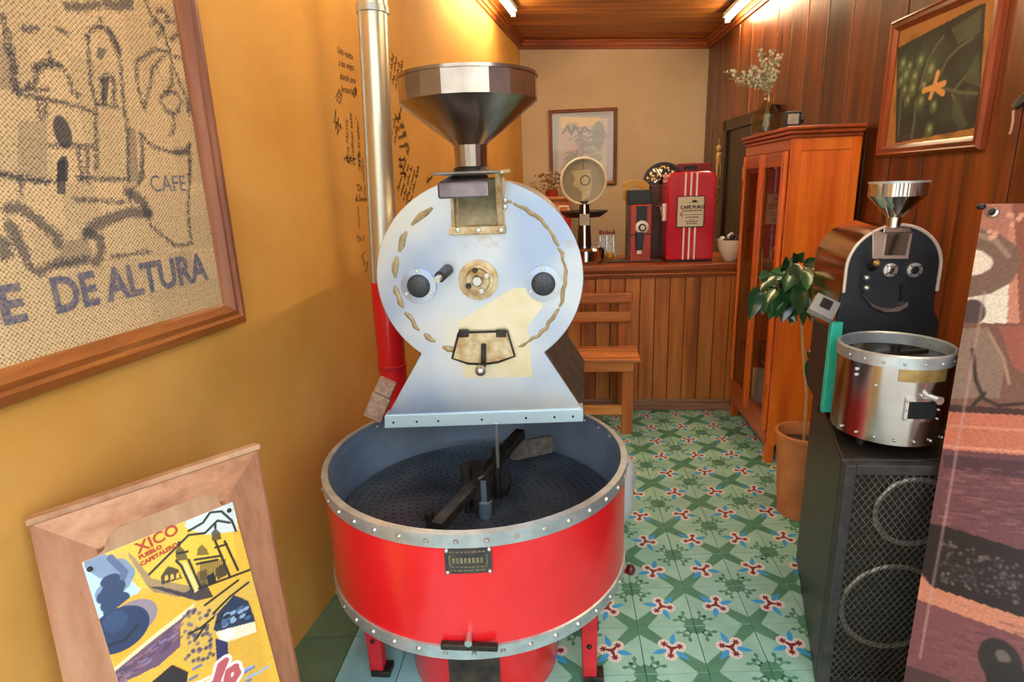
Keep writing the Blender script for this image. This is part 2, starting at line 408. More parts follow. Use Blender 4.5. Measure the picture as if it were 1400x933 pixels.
for i in range(-7, 6):
    for j in range(-6, 12):
        c = G0+GA*(i+.5)+GB*(j+.5)
        if c[0] < lwx(c[1])-.03 or c[0] > rwx(c[1])+.05 or c[1] > 3.70: continue
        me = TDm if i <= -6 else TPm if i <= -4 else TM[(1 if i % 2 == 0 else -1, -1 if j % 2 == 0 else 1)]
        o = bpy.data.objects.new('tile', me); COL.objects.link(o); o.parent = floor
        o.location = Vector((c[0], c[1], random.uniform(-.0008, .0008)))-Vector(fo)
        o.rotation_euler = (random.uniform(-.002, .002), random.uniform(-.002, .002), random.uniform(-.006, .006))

# walls
wl = struct('wall_left', B().prism([(lwx(Y0), Y0, -.05), (lwx(Y1), Y1, -.05), (lwx(Y1), Y1, 2.85), (lwx(Y0), Y0, 2.85)], (-.12, 0, 0)), M_plaster)
struct('wall_back', B().bb((-.6, Y1, -.05), (1.5, Y1+.12, 2.85)), M_beige)
wr = struct('wall_right', B().prism([(rwx(Y0)+.02, Y0, -.05), (rwx(Y1)+.02, Y1, -.05), (rwx(Y1)+.02, Y1, 2.85), (rwx(Y0)+.02, Y0, 2.85)], (.12, 0, 0)), mat('board_gap', '1c0e06', rough=.9))
yb = Y0; edges = [5.69, 5.44, 5.2, 4.864, 4.6, 4.392, 4.126, 3.903, 3.683, 3.436, 3.183, 2.942]
while edges[-1] > Y0+.1: edges.append(max(Y0, edges[-1]-random.uniform(.2, .25)))
for a, c in zip(edges, edges[1:]):
    p = random.uniform(0, .004); b = B(); z0, z1 = -.003, 2.66
    q = [(rwx(a)-p, a-.0035), (rwx(c)-p, c+.0035), (rwx(c)+.019, c+.0035), (rwx(a)+.019, a-.0035)]
    b.hexa([(x, y, z0) for x, y in q]+[(x, y, z1) for x, y in q])
    obj('board', b, W_wall, wr, bevel=.004)
# ceiling of narrow boards
ce = struct('ceiling', B().hexa([(-1.3, Y0, zc(-1.3)+.02), (1.6, Y0, zc(1.6)+.02), (1.6, Y1, zc(1.6)+.02), (-1.3, Y1, zc(-1.3)+.02), (-1.3, Y0, zc(-1.3)+.08), (1.6, Y0, zc(1.6)+.08), (1.6, Y1, zc(1.6)+.08), (-1.3, Y1, zc(-1.3)+.08)]), mat('ceiling_gap', '2a1507', rough=.9))
y = Y1
while y > Y0+.05:
    c = max(Y0, y-.118); xa, xb = lwx((y+c)/2)-.02, rwx((y+c)/2)+.02; b = B()
    b.hexa([(xa, c+.003, zc(xa)), (xb, c+.003, zc(xb)), (xb, y-.003, zc(xb)), (xa, y-.003, zc(xa)), (xa, c+.003, zc(xa)+.0195), (xb, c+.003, zc(xb)+.0195), (xb, y-.003, zc(xb)+.0195), (xa, y-.003, zc(xa)+.0195)])
    obj('board', b, W_ceil, ce, bevel=.003); y = c
# crown mouldings
def crown(name, a, c, inn, m):
    a, c, inn = np.array(a, float), np.array(c, float), np.array(inn, float); b = B()
    for w_, z0, z1 in ((.018, -.075, 0), (.032, -.052, 0), (.05, -.022, 0)):
        b.hexa([a+(0, 0, z0), c+(0, 0, z0), c+inn*w_+(0, 0, z0), a+inn*w_+(0, 0, z0), a+(0, 0, z1), c+(0, 0, z1), c+inn*w_+(0, 0, z1), a+inn*w_+(0, 0, z1)])
    return struct(name, b, m, bevel=.004)
crown('trim_1', (lwx(Y0), Y0, zc(lwx(Y0))-.003), (lwx(Y1), Y1, zc(lwx(Y1))-.003), NL, W_trim)
crown('trim_2', (rwx(Y0), Y0, zc(rwx(Y0))-.003), (rwx(Y1), Y1, zc(rwx(Y1))-.003), NR, W_trim)
crown('trim_3', (lwx(Y1), Y1, zc(lwx(Y1))-.003), (rwx(Y1), Y1, zc(rwx(Y1))-.003), (0, -1, 0), W_trimx)
# dark doorway in the right wall, behind the cabinet
M_doorvoid = mat('dark_doorway_void', '1d120b', '2a1a10', rough=.35, scale=6)  # dark panel colour stands in for the shade inside the opening
d1 = struct('door_1', B().prism([(rwx(4.05)-.006, 4.05, 0), (rwx(4.9)-.006, 4.9, 0), (rwx(4.9)-.006, 4.9, 1.80), (rwx(4.05)-.006, 4.05, 1.80)], NR*.03), M_doorvoid)
for ya, yc, za, zb in ((3.98, 4.06, 0, 1.88), (4.89, 4.97, 0, 1.88), (3.98, 4.97, 1.80, 1.88)):
    obj('door_frame', B().prism([(rwx(ya)-.006, ya, za), (rwx(yc)-.006, yc, za), (rwx(yc)-.006, yc, zb), (rwx(ya)-.006, ya, zb)], NR*.05), mat('door_frame_paint', '2a160c', rough=.35), d1, bevel=.004)
# handwriting in marker on the ochre wall
UPV = np.array((0, 0, 1.0))
def scrawl(lines, px, py, size, rot=0, sx=.8, lead=1.25):
    O = LW(px, py); r = math.radians(rot); U = UL*math.cos(r)+UPV*math.sin(r); V = -UL*math.sin(r)+UPV*math.cos(r)
    for k, s in enumerate(lines):
        dr = math.radians(random.uniform(-2, 2)); U2 = U*math.cos(dr)+V*math.sin(dr); V2 = -U*math.sin(dr)+V*math.cos(dr)
        text('handwriting', s, size, O-V*(k*size*lead), U2, V2, M_black, wl, N_=NL, lift=.0012, shear=.2, sx=sx)
scrawl(['Una vuelta', 'a los viejos', 'donde ame', 'fernando Z'], 461, 72, .035)
scrawl(['Dina Mamis', 'certifican este', 'cafe'], 478, 225, .034, 84, 1)
scrawl(['"Ya se lo saben"'], 494, 235, .034, 86, .9)
scrawl(['"De'], 487, 262, .04); scrawl(['"De el'], 487, 332, .036)
def scribble(px, py, n, size, rot, lines=1, lead=1.35):          # writing that cannot be read in the photograph
    O = LW(px, py, .0006); r = math.radians(rot); U = UL*math.cos(r)+UPV*math.sin(r); V = -UL*math.sin(r)+UPV*math.cos(r)
    for k in range(lines):
        x = 0
        for w_ in range(n):
            P_ = []; m_ = random.randint(8, 20); up = random.random()
            for q in range(m_):
                hgt = (.5 if random.random() < .75 else 1.0)*(q % 2) - (.3 if random.random() < .08 else 0)
                P_.append(O+U*(x+size*.20*q+random.uniform(-.06, .06)*size)+V*(size*(hgt+random.uniform(-.08, .08))-k*size*lead))
            b = B(); b.tube(P_, .0011, 4, False); obj('handwriting', b, M_black, wl); x += size*.20*m_+size*.45
scribble(500, 268, 2, .026, 86); scribble(486, 276, 1, .028, 0); scribble(492, 312, 1, .026, 84)
scribble(534, 110, 2, .024, 62, 5); scribble(541, 165, 1, .030, 10, 4); scribble(545, 262, 3, .026, 48, 5); scribble(545, 220, 1, .022, 0, 3); scribble(584, 252, 1, .03, 20); scribble(556, 275, 1, .024, 40, 2); scribble(536, 190, 2, .026, 55, 2)
def squiggle(pts, r=.0016):
    b = B(); b.tube([LW(x, y, .0006) for x, y in pts], r, 5); obj('signature', b, M_black, wl)
squiggle([(459, 133), (464, 122), (467, 128), (460, 138), (465, 141), (468, 130), (462, 126)])
squiggle([(456, 168), (459, 150), (459, 178), (463, 160), (461, 185), (466, 170), (458, 166), (468, 176)])
squiggle([(470, 219), (474, 212), (476, 222), (480, 213), (479, 221), (487, 217), (472, 216)])
squiggle([(482, 130), (486, 118), (484, 134), (488, 124), (483, 122)])
squiggle([(499, 345), (494, 350), (498, 358), (497, 362), (503, 358), (500, 372)])

# fluorescent tubes along both sides of the ceiling
M_tube = mat('tube_glow', 'ffe9bc', emit=TUBE_POWER); M_lampw = mat('lamp_white_metal', 'e4dcc8', rough=.4)
def tube_lamp(x, ya, yb_, lab):
    z = zc(x+.22)-.004; t = thing('fluorescent_lamp', (x, ya, z), lab, 'lamp', None)
    hx = .03
    obj('housing', B().hexa([(x-hx, ya, z-.03), (x+hx, ya, z-.03), (x+hx+(lwx(yb_)-lwx(ya))*(x < .3), yb_, z-.03), (x-hx+(lwx(yb_)-lwx(ya))*(x < .3), yb_, z-.03), (x-hx, ya, z), (x+hx, ya, z), (x+hx+(lwx(yb_)-lwx(ya))*(x < .3), yb_, z), (x-hx+(lwx(yb_)-lwx(ya))*(x < .3), yb_, z)]), M_lampw, t)
    sh = (lwx(yb_)-lwx(ya))*(x < .3)
    obj('tube', B().cyl((x+.02*sh, ya+.03, z-.047), (x+.98*sh, yb_-.03, z-.047), .014, n=12), M_tube, t, smooth=True)
    for yy, s in ((ya+.012, 0), (yb_-.012, sh)): obj('end_cap', B().box((x+s, yy, z-.04), (.032, .024, .05)), M_lampw, t)
tube_lamp(lwx(3.45)+.16, 3.45, 4.67, 'long fluorescent tube lamp along the ceiling edge beside the ochre wall')
tube_lamp(rwx(3.45)-.16, 3.45, 4.85, 'long fluorescent tube lamp along the ceiling edge beside the dark boarded wall')
tube_lamp(lwx(1.3)+.16, 1.3, 2.5, 'added unseen fluorescent tube lamp above the large roaster on the ochre wall side')  # this lamp and the next are out of view, added for the lighting
tube_lamp(rwx(1.3)-.14, 1.3, 2.5, 'added unseen fluorescent tube lamp above the framed coffee photograph on the boarded side')

# ================================================================== COUNTER
CY = 3.655; CZ = .955
t = thing('service_counter', (.35, CY+.3, 0), 'wooden service counter clad in upright boards behind the bench', 'counter')
xl, xr = lwx(CY)+.004, rwx(CY)-.012
def csl(y0, z0, y1, z1): return B().hexa([(lwx(y0)+.004, y0, z0), (rwx(y0)-.006, y0, z0), (rwx(y1)-.006, y1, z0), (lwx(y1)+.004, y1, z0), (lwx(y0)+.004, y0, z1), (rwx(y0)-.006, y0, z1), (rwx(y1)-.006, y1, z1), (lwx(y1)+.004, y1, z1)])
obj('carcass', csl(CY+.021, 0, CY+.55, .90), mat('counter_carcass', '2a160b', rough=.8), t)
x = xl
while x < xr-.02:
    c = min(x+.0915, xr); obj('board', B().bb((x+.0015, CY, .075), (c-.0015, CY+.02, .872)), W_count, t, bevel=.004); x = c
for k, (dy, z0, z1) in enumerate(((-.012, .0, .028), (-.008, .028, .052), (-.004, .052, .075))):
    obj('skirting', B().bb((xl, CY+dy, z0), (xr, CY+.02, z1)), W_skirt, t, bevel=.006)
for dy, z0, z1 in ((-.012, .872, .888), (-.028, .888, .905), (-.02, .905, .918)):
    obj('moulding', B().bb((xl, CY+dy, z0), (xr, CY+.03, z1)), W_countx, t, bevel=.006)
obj('worktop', csl(CY-.035, .918, CY+.56, CZ), W_countx, t, bevel=.008)

# ================================================================== BENCH
W_ben = wood('bench_wood_across', 'a05a28', 'c9803f', 'dc9c58', 'x', .4, 20); W_benz = wood('bench_wood_upright', '9a4f20', 'bd6c30', 'd08a48', 'z', .42, 20)
t = thing('slatted_bench', (-.1, 3.4, 0), 'honey-brown slatted wooden bench with two back rails against the counter', 'bench')
xa, xb = -.60, .408
for z0, z1, e in ((.735, .80, 0), (.615, .685, -.004)):
    obj('back_rail', B().bb((xa, 3.545, z0), (xb+e, 3.572, z1)), W_ben, t, bevel=.012)
for k in range(4): obj('seat_slat', B().bb((xa-.02, 3.235+k*.076, .452), (xb+.012+.003*k, 3.300+k*.076, .472)), W_ben, t, bevel=.004)
for x_ in (xa+.06, xb-.06):
    obj('back_post', B().bb((x_-.025, 3.573, 0), (x_+.02, 3.603, .79)), W_benz, t, bevel=.003)
    obj('leg', B().bb((x_-.028, 3.262, 0), (x_+.037, 3.300, .45)), W_benz, t, bevel=.004)
    obj('side_rail', B().bb((x_-.02, 3.30, .40), (x_+.02, 3.573, .45)), W_benz, t)
obj('apron', B().bb((xa+.03, 3.245, .395), (xb-.025, 3.262, .45)), W_ben, t, bevel=.003)
obj('stretcher', B().bb((xa+.07, 3.268, .12), (xb-.02, 3.293, .175)), W_ben, t, bevel=.003)

# ================================================================== LARGE ROASTER
YP = 1.60
BC = np.array((-.268, 1.568)); BR = .432; ZR = .70; ZB = .372
def hood_steel():
    m, nt, b = _new('brushed_steel'); b.inputs['Roughness'].default_value = .34; b.inputs['Metallic'].default_value = .78
    v = coords(nt); base = ramp(nt, noise(nt, v, 3.4, 2, .4), [(.34, 'a2b3cf'), (.5, 'c6cdd6'), (.66, 'd9d4c4')])
    f = N(nt, 'ShaderNodeValToRGB'); f.color_ramp.elements[0].position = .60; f.color_ramp.elements[1].position = .80
    nt.links.new(noise(nt, v, 6.5, 10, .72), f.inputs[0])
    mx = N(nt, 'ShaderNodeMix', data_type='RGBA'); nt.links.new(f.outputs[0], mx.inputs[0]); nt.links.new(base, mx.inputs[6]); mx.inputs[7].default_value = (*lin('b08c54'), 1)
    nt.links.new(mx.outputs[2], b.inputs['Base Color']); bump(nt, b, noise(nt, v, 9, 3), .14); return m
M_hood = hood_steel()
M_cream = mat('heat_tinted_steel', 'dccfa8', 'e6dcc0', rough=.4, metal=.6, scale=10)
M_strip = mat('pale_blue_steel', 'c2dbe6', rough=.4, metal=.4)
M_hop = mat('hopper_steel', '9c9088', 'c4b8ae', rough=.22, metal=1, scale=7, bmp=.05, bscale=12)
M_hopd = mat('hopper_cone_steel', '77695a', '9c8b78', rough=.28, metal=1, scale=9)
M_galv = mat('galvanised_band', 'b4bcc0', 'd0d6d8', rough=.4, metal=.75, scale=20)
M_red = mat('glossy_red_enamel', 'd8141c', 'e01c24', rough=.3, scale=6, coat=.5)
M_reddk = mat('red_frame_paint', 'b51820', 'cf2430', rough=.45, scale=14)
M_bin = mat('bin_inner_steel', '8d9db6', 'a9b7ca', rough=.34, metal=.5, scale=5, bmp=.05)
M_binf = mat('perforated_floor_steel', '3c434f', '525b68', rough=.35, metal=.5, scale=9)
M_iron = mat('worn_dark_iron', '2b2623', '4b443d', rough=.45, metal=.7, scale=25)
M_rust = mat('rust_stained_steel', 'b89460', 'e2d4b0', rough=.5, metal=.45, scale=26)
M_bolt = mat('bolt_steel', 'c9c9c6', rough=.3, metal=.9)
M_hole = mat('dark_hole', '0c0c0d', rough=.9); M_soot = mat('sooty_side_panel', '3a3634', '55504c', rough=.6, metal=.4, scale=12)
M_weld = mat('weld_bead_tan', 'a3906a', 'c0ab84', rough=.6, metal=.3, scale=40)
M_mesh = mat('dark_vent_mesh', '3e4145', '54585c', rough=.5, metal=.6, scale=150)
R_ = thing('coffee_roaster', (BC[0], BC[1], 0), 'large coffee roaster with steel drum face, wide hopper and red round cooling bin', 'roaster')
def D(x, y, dy=0.0): return aty(x, y, YP-dy)
# -- front plate: disc above a flared skirt
dc = (D(515, 385)+D(798, 376))/2; rx = .290; rz = .272; cz = dc[2]-.002; cx = dc[0]
pts = []
aL = math.radians(232); aR = math.radians(-52)
for k in range(73):
    a = aR+(aL-aR)*k/72; pts.append((cx+rx*math.cos(a), YP, cz+rz*math.sin(a)))
pts += [tuple(D(528, 571)), tuple(D(797, 561))]
plate = obj('front_plate', B().prism(pts, (0, .012, 0)), M_hood, R_, bevel=.002)
sl, sr = D(525.6, 586, .006), D(797.5, 577, .006); sl2, sr2 = D(525.6, 568.5, .006), D(797.5, 559.5, .006)
strip = obj('lower_strip', B().hexa([sl, sr, sr+(0, .05, 0), sl+(0, .05, 0), sl2, sr2, sr2+(0, .05, 0), sl2+(0, .05, 0)]), M_strip, R_, bevel=.002)
for f_ in (.05, .17, .28, .5, .72, .86, .95):
    p = sl+(sr-sl)*f_+(0, -.001, .018); obj('screw', B().sphere(p, .0035, 8, 6), M_iron, strip, smooth=True)
# barrel and housing behind the plate
obj('drum_barrel', B().lathe([(0, 0), (.268, 0), (.268, .60), (0, .60)], (cx, YP+.013, cz), (0, 1, 0), 48), M_hood, R_, smooth=True)
zb = D(660, 572)[2]
obj('housing', B().hexa([(cx-.285, YP+.013, zb+.01), (cx+.29, YP+.013, zb+.01), (cx+.31, YP+.58, zb), (cx-.30, YP+.58, zb), (cx-.175, YP+.013, cz-.2), (cx+.175, YP+.013, cz-.2), (cx+.175, YP+.58, cz-.2), (cx-.175, YP+.58, cz-.2)]), M_soot, R_)
obj('rear_stand', B().bb((cx-.22, YP+.46, 0), (cx+.2, YP+.58, zb)), M_reddk, R_)
# weld ring, broken into beads
wc = D(655, 381); b = B()
segs = []
a = 100
while a < 440:
    ln = random.uniform(8, 20) if a < 262 else random.uniform(30, 44); gap = random.uniform(3, 6) if a < 262 else 1.0
    if not (88 < a % 360 < 108): segs.append((a, min(a+ln, 436)))
    a += ln+gap
for a0, a1 in segs:
    n_ = max(3, int((a1-a0)/4)); P_ = []; rr = []
    for k in range(n_+1):
        q = math.radians(a0+(a1-a0)*k/n_); jr = random.uniform(-.004, .004)
        P_.append((wc[0]+(.238+jr)*math.cos(q), YP-.001, wc[2]+(.222+jr)*math.sin(q))); rr.append(random.uniform(.007, .012) if a0 < 262 else random.uniform(.005, .008))
    rr[0] = rr[-1] = .005
    bb_ = B(); bb_.tube([(p[0], p[1]+.0045, p[2]) for p in P_], rr, 8); obj('weld_bead', bb_, M_weld, plate, smooth=True)
# cream heat-stained sheet between chute and door
b = B(); b.prism([D(*q, .0015) for q in ((626, 440), (700, 395), (735, 392), (742, 420), (722, 445), (728, 516), (634, 517))], (0, .002, 0)); obj('tinted_sheet', b, M_cream, plate)
# vents
for (x_, y_) in ((573, 391), (743, 388)):
    p = D(x_, y_, .0); v_ = obj('vent', B().lathe([(0, 0), (.05, 0), (.05, .008), (.034, .010), (.034, .006), (0, .006)], p, (0, -1, 0), 36), M_hood, R_, smooth=True)
    obj('vent_mesh', B().lathe([(0, .007), (.033, .007), (.025, .012), (0, .014)], p, (0, -1, 0), 28), M_mesh, v_, smooth=True)
    for k in range(3):
        a = math.radians(90+120*k); q = p+np.array((.042*math.cos(a), -.009, .042*math.sin(a)))
        obj('screw', B().lathe([(0, .004), (.005, .003), (.006, 0)], q, (0, -1, 0), 10), M_bolt, v_, smooth=True)
# centre bearing
p = D(654, 383); be = obj('bearing_flange', B().lathe([(0, 0), (.056, 0), (.056, .006), (.043, .008), (.043, .014), (.036, .016), (.030, .010), (0, .010)], p, (0, -1, 0), 40), M_rust, R_, smooth=True)
obj('hub_nut', B().lathe([(0, .03), (.012, .029), (.016, .022), (.016, .008)], p, (0, -1, 0), 16), M_bolt, be, smooth=True)
for k in range(4):
    a = math.radians(28+ (0, 75, 180, 262)[k]); q = p+np.array((.03*math.cos(a), -.012, .03*math.sin(a)))
    obj('bolt', B().lathe([(0, .010), (.007, .009), (.0085, 0)], q, (0, -1, 0), 8), M_iron if k in (1, 2) else M_bolt, be, smooth=True)
# sampling trier
p0 = D(612, 369); p1 = aty(597, 383, YP-.11)
tr = obj('sample_trier', B().cyl(p0, p0+(p1-p0)*.72, .016, .015, 18), M_iron, R_, smooth=True)
obj('trier_tip', B().cyl(p0+(p1-p0)*.72, p1, .0095, .0085, 16), M_bolt, tr, smooth=True)
# discharge door
dp = [D(*q, 0) for q in ((628, 454), (694, 452), (704, 486), (682, 494), (661, 497), (640, 496), (619, 489))]
dr = obj('discharge_door', B().prism(dp, (0, -.010, 0)), M_rust, R_, bevel=.003)
b = B(); b.tube([q-np.array((0, .010, 0)) for q in dp]+[dp[0]-np.array((0, .010, 0))], .0035, 6); obj('door_edge', b, M_iron, dr)
for x_ in (634, 685):
    obj('hinge', B().box(D(x_, 456, .012), (.028, .008, .022)), M_iron, dr, bevel=.002)
obj('latch_bar', B().beam(D(661, 470, .016), D(661, 503, .016), .014, .008, (0, 1, 0)), M_iron, dr, bevel=.002)
b = B(); b.tube([D(660, 497, .018), D(658, 500, .03), D(657, 504, .045)], .007, 10); obj('latch_stem', b, M_iron, dr, smooth=True)
obj('latch_knob', B().sphere(D(657, 507, .055), .016, 16, 10), M_bolt, dr, smooth=True)
# feed chute
ch = B()
A_ = [D(x_, y_, 0) for x_, y_ in ((617, 318), (690, 317), (690, 243), (617, 243))]
b = B(); b.prism(A_, (0, -.004, 0)); ch = obj('feed_chute', b, M_rust, R_, bevel=.001)
for xa_, wdt in ((622, .008), (684, .014)):
    q0, q1 = D(xa_, 312, 0), D(xa_, 236, 0); b = B()
    b.hexa([q0+(-wdt/2, -.012, 0), q0+(wdt/2, -.012, 0), q0+(wdt/2, 0, 0), q0+(-wdt/2, 0, 0), q1+(-wdt/2, -.075, 0), q1+(wdt/2, -.075, 0), q1+(wdt/2, 0, 0), q1+(-wdt/2, 0, 0)])
    obj('chute_side', b, M_rust, ch, bevel=.002)
q0, q1 = D(626, 308, .008), D(680, 308, .008); g0, g1 = D(626, 245, .06), D(680, 245, .06); b = B(); rows = []
for k in range(9):
    s_ = k/8; yy = (1-math.cos(s_*math.pi/2))
    rows.append([b.av(q0+(g0-q0)*np.array((s_, yy, s_))), b.av(q1+(g1-q1)*np.array((s_, yy, s_)))])
for A2, D2 in zip(rows, rows[1:]): b.af([A2[0], A2[1], D2[1], D2[0]])
obj('chute_slide', b, mat('chute_slide_steel', 'a89c80', '8a7c60', rough=.4, metal=.8, scale=30), ch, smooth=True)
obj('chute_lip', B().box((D(617, 315)+D(690, 314))/2+(0, -.01, 0), (.152, .02, .022)), M_rust, ch, bevel=.002)
for x_ in (626, 654, 685): obj('rivet', B().lathe([(0, .006), (.006, .004), (.0075, 0)], D(x_, 315, .02), (0, -1, 0), 10), M_bolt, ch, smooth=True)
for y_ in (274, 283): obj('rivet', B().lathe([(0, .006), (.006, .004), (.0075, 0)], D(690, y_, .004), (0, -1, 0), 10), M_bolt, ch, smooth=True)
HY = YP-.075
zt = aty(645, 238, HY-.06)[2]
tp = obj('gate_plate', B().bb((aty(600, 240, HY)[0], HY-.07, zt), (aty(688, 240, HY)[0], YP+.03, zt+.007)), mat('dull_plate_steel', '77706a', '958d86', rough=.35, metal=.9, scale=18), R_, bevel=.002)
gx0, gx1 = aty(597, 255, HY-.12)[0], aty(668, 255, HY-.12)[0]; gz = aty(633, 258, HY-.12)[2]
b = B(); b.hexa([(gx0+.012, HY-.02, zt-.016), (gx1-.012, HY-.02, zt-.016), (gx1-.012, HY-.02, zt-.001), (gx0+.012, HY-.02, zt-.001), (gx0, HY-.12, gz-.024), (gx1, HY-.12, gz-.024), (gx1, HY-.12, gz+.016), (gx0, HY-.12, gz+.016)])
obj('slide_gate', b, mat('slide_gate_steel', '6d6268', '8c8288', rough=.25, metal=.9, scale=14), tp, bevel=.006)
p = aty(679, 230, HY-.02); b = B(); b.hexa([p+(-.028, -.045, -.012), p+(.02, -.045, -.014), p+(.03, .05, -.010), p+(-.025, .05, -.010), p+(-.028, -.045, -.009), p+(.02, -.045, -.008), p+(.03, .05, -.002), p+(-.025, .05, -.006)])
obj('tape_patch', b, mat('cream_masking_tape', 'e6d9ac', 'cbb984', rough=.7, scale=30), tp)
# hopper
hx = (aty(541, 102, HY)[0]+aty(731, 104, HY)[0])/2; nx_ = aty(646, 215, HY)[0]
hr = (aty(731, 104, HY)[0]-aty(541, 102, HY)[0])/2; z4 = aty(636, 107, HY)[2]; z3 = aty(636, 141, HY)[2]; z2 = aty(640, 198, HY)[2]; z1 = zt+.007
hp = obj('hopper', B().lathe([(.040, z1), (.042, z2-.002), (.047, z2+.004), (hr, z3), (hr, z4), (hr-.004, z4), (hr-.005, z3), (.042, z2+.006), (.036, z2), (.036, z1)], (hx+.006, HY, 0), (0, 0, 1), 20, a0=.12, a1=.12+2*math.pi), M_hop, R_, smooth=True, ang=14)
obj('neck_weld', B().lathe([(.040, z1), (.047, z1), (.045, z1+.008), (.041, z1+.012)], (hx+.006, HY, 0), (0, 0, 1), 24), M_iron, hp, smooth=True)
obj('rim_bead', B().lathe([(hr-.002, z4-.004), (hr+.003, z4-.004), (hr+.003, z4+.003), (hr-.002, z4+.003)], (hx+.006, HY, 0), (0, 0, 1), 40, closed=True), M_hop, hp, smooth=True)
# -- cooling bin
bc3 = (BC[0], BC[1], 0)
bn = obj('cooling_bin', B().lathe([(BR-.004, ZB), (BR, ZB), (BR, ZR), (BR-.004, ZR)], bc3, (0, 0, 1), 96, closed=True), M_red, R_, smooth=True, ang=60)
obj('bin_lining', B().lathe([(BR-.006, .50), (BR-.006, ZR-.001)], bc3, (0, 0, 1), 96), M_bin, bn, smooth=True)
obj('top_band', B().lathe([(BR-.008, ZR-.03), (BR+.005, ZR-.032), (BR+.005, ZR+.002), (BR-.012, ZR+.004), (BR-.012, ZR-.004)], bc3, (0, 0, 1), 96), M_galv, bn, smooth=True)
obj('bottom_band', B().lathe([(BR-.02, ZB-.006), (BR+.005, ZB-.006), (BR+.005, ZB+.028), (BR, ZB+.03)], bc3, (0, 0, 1), 96), M_galv, bn, smooth=True)
obj('bin_underside', B().lathe([(0, ZB), (BR-.004, ZB), (BR-.004, ZB+.01), (0, ZB+.01)], bc3, (0, 0, 1), 64), M_iron, bn, smooth=True)
ZF = .535
pf = obj('perforated_floor', B().lathe([(BR-.006, ZF-.02), (BR-.03, ZF), (0, ZF)], bc3, (0, 0, 1), 72), M_binf, bn, smooth=True)
b = B()
for ri in range(1, 18):
    for k in range(int(ri*6.2)):
        a = 2*math.pi*k/int(ri*6.2)+ri*.3; r = ri*.0232
        if r > BR-.04: continue
        c = (BC[0]+r*math.cos(a), BC[1]+r*math.sin(a)); b.af([b.av((c[0]+.0036*math.cos(q*math.pi/3), c[1]+.0036*math.sin(q*math.pi/3), ZF+.0006)) for q in range(6)])
tag(obj('perforations', b, M_hole, pf), kind='stuff')
rv = None
for k in range(40):
    for zz in (ZR-.015, ZB+.012):
        a = 2*math.pi*k/40+(.04 if zz > .5 else .1)
        if rv is None:
            rv = obj('rivet', B().lathe([(0, .006), (.004, .005), (.0072, 0)], (BC[0], BC[1]-BR-.005, 0), (0, -1, 0), 10), M_bolt, bn, smooth=True); base_me = rv; rv.location = (0, 0, zz)
            rv.rotation_euler = (0, 0, a); continue
        c = rv.copy(); COL.objects.link(c); c.parent = bn; c.location = (0, 0, zz); c.rotation_euler = (0, 0, a)
# rivets on the inner back of the rim
for k in range(14):
    a = math.radians(20+10*k); q = np.array((BC[0]+(BR-.007)*math.cos(a), BC[1]+(BR-.007)*math.sin(a), ZR-.018))
    obj('inner_rivet', B().sphere(q, .005, 8, 6), M_bolt, bn, smooth=True)
# stirrer
za = .655
s0, s1 = atz(597, 722, za-.05), atz(712, 592, za+.005)
st = obj('stirrer_arm', B().beam(s0, s1, .034, .03), M_iron, R_, bevel=.003)
obj('stirrer_hub', B().lathe([(0, ZF), (.026, ZF), (.022, ZF+.05), (.028, ZF+.052), (.028, ZF+.13), (0, ZF+.13)], (BC[0], BC[1]-.02, 0), (0, 0, 1), 24), M_iron, st, smooth=True)
q = atz(664, 706, ZF+.0); obj('grey_post', B().lathe([(0, 0), (.018, 0), (.021, .05), (.016, .055), (.016, .12), (0, .12)], q, (0, 0, 1), 20), mat('grey_rubber', '55606c', rough=.5), st, smooth=True)
for (x_, y_, h_) in ((640, 700, .15), (681, 680, .16), (588, 722, .05)):
    q = atz(x_, y_, ZF); obj('rod', B().lathe([(0, 0), (.011, 0), (.011, h_*.6), (.014, h_*.62), (.014, h_), (0, h_)], q, (0, 0, 1), 14), M_iron, st, smooth=True)
q = atz(681, 640, ZF+.12); b = B(); b.tube([q, q+(0, 0, .14)], .005, 8); obj('thin_rod', b, M_bolt, st)
Yq = atz(712, 600, za)[1]
pp = [aty(x_, y_, Yq+.02) for x_, y_ in ((700, 606), (748, 597), (756, 600), (755, 619), (706, 630), (697, 628))]
obj('paddle', B().prism(pp, (.006, .01, .0)), mat('dusty_paddle_steel', '5d544c', '7d7268', rough=.6, metal=.5, scale=40), st)
pp = [aty(x_, y_, BC[1]+.02) for x_, y_ in ((694, 642), (697, 660), (686, 690), (675, 694), (676, 672))]
obj('paddle', B().prism(pp, (.006, .01, .0)), M_iron, st)
pp = [aty(x_, y_, BC[1]-.1) for x_, y_ in ((646, 662), (668, 648), (668, 690), (648, 700))]
obj('paddle', B().prism(pp, (.006, .012, .0)), M_iron, st)
# maker's plate on the bin
def onbin(x_, z_, off): 
    a = math.asin((x_-BC[0])/BR); return np.array((BC[0]+(BR+off)*math.sin(a), BC[1]-(BR+off)*math.cos(a), z_))
nxa, nxb = aty(608, 757, BC[1]-BR)[0], aty(671, 757, BC[1]-BR)[0]; nza, nzb = ZR-.098, ZR-.034
b = B(); rws = []
for k in range(9):
    x_ = nxa+(nxb-nxa)*k/8; rws.append([b.av(onbin(x_, nza, .001)), b.av(onbin(x_, nza, .004)), b.av(onbin(x_, nzb, .004)), b.av(onbin(x_, nzb, .001))])
for A2, D2 in zip(rws, rws[1:]):
    for i in range(4): b.af([A2[i], D2[i], D2[(i+1) % 4], A2[(i+1) % 4]])
b.af(rws[0]); b.af(rws[-1][::-1])
npl = obj('maker_plate', b, mat('tarnished_plate', '3b3a42', '575048', rough=.5, metal=.5, scale=40), R_)
M_br = mat('worn_brass_lettering', '9a8c66', '6d6450', rough=.5, metal=.4, scale=80)
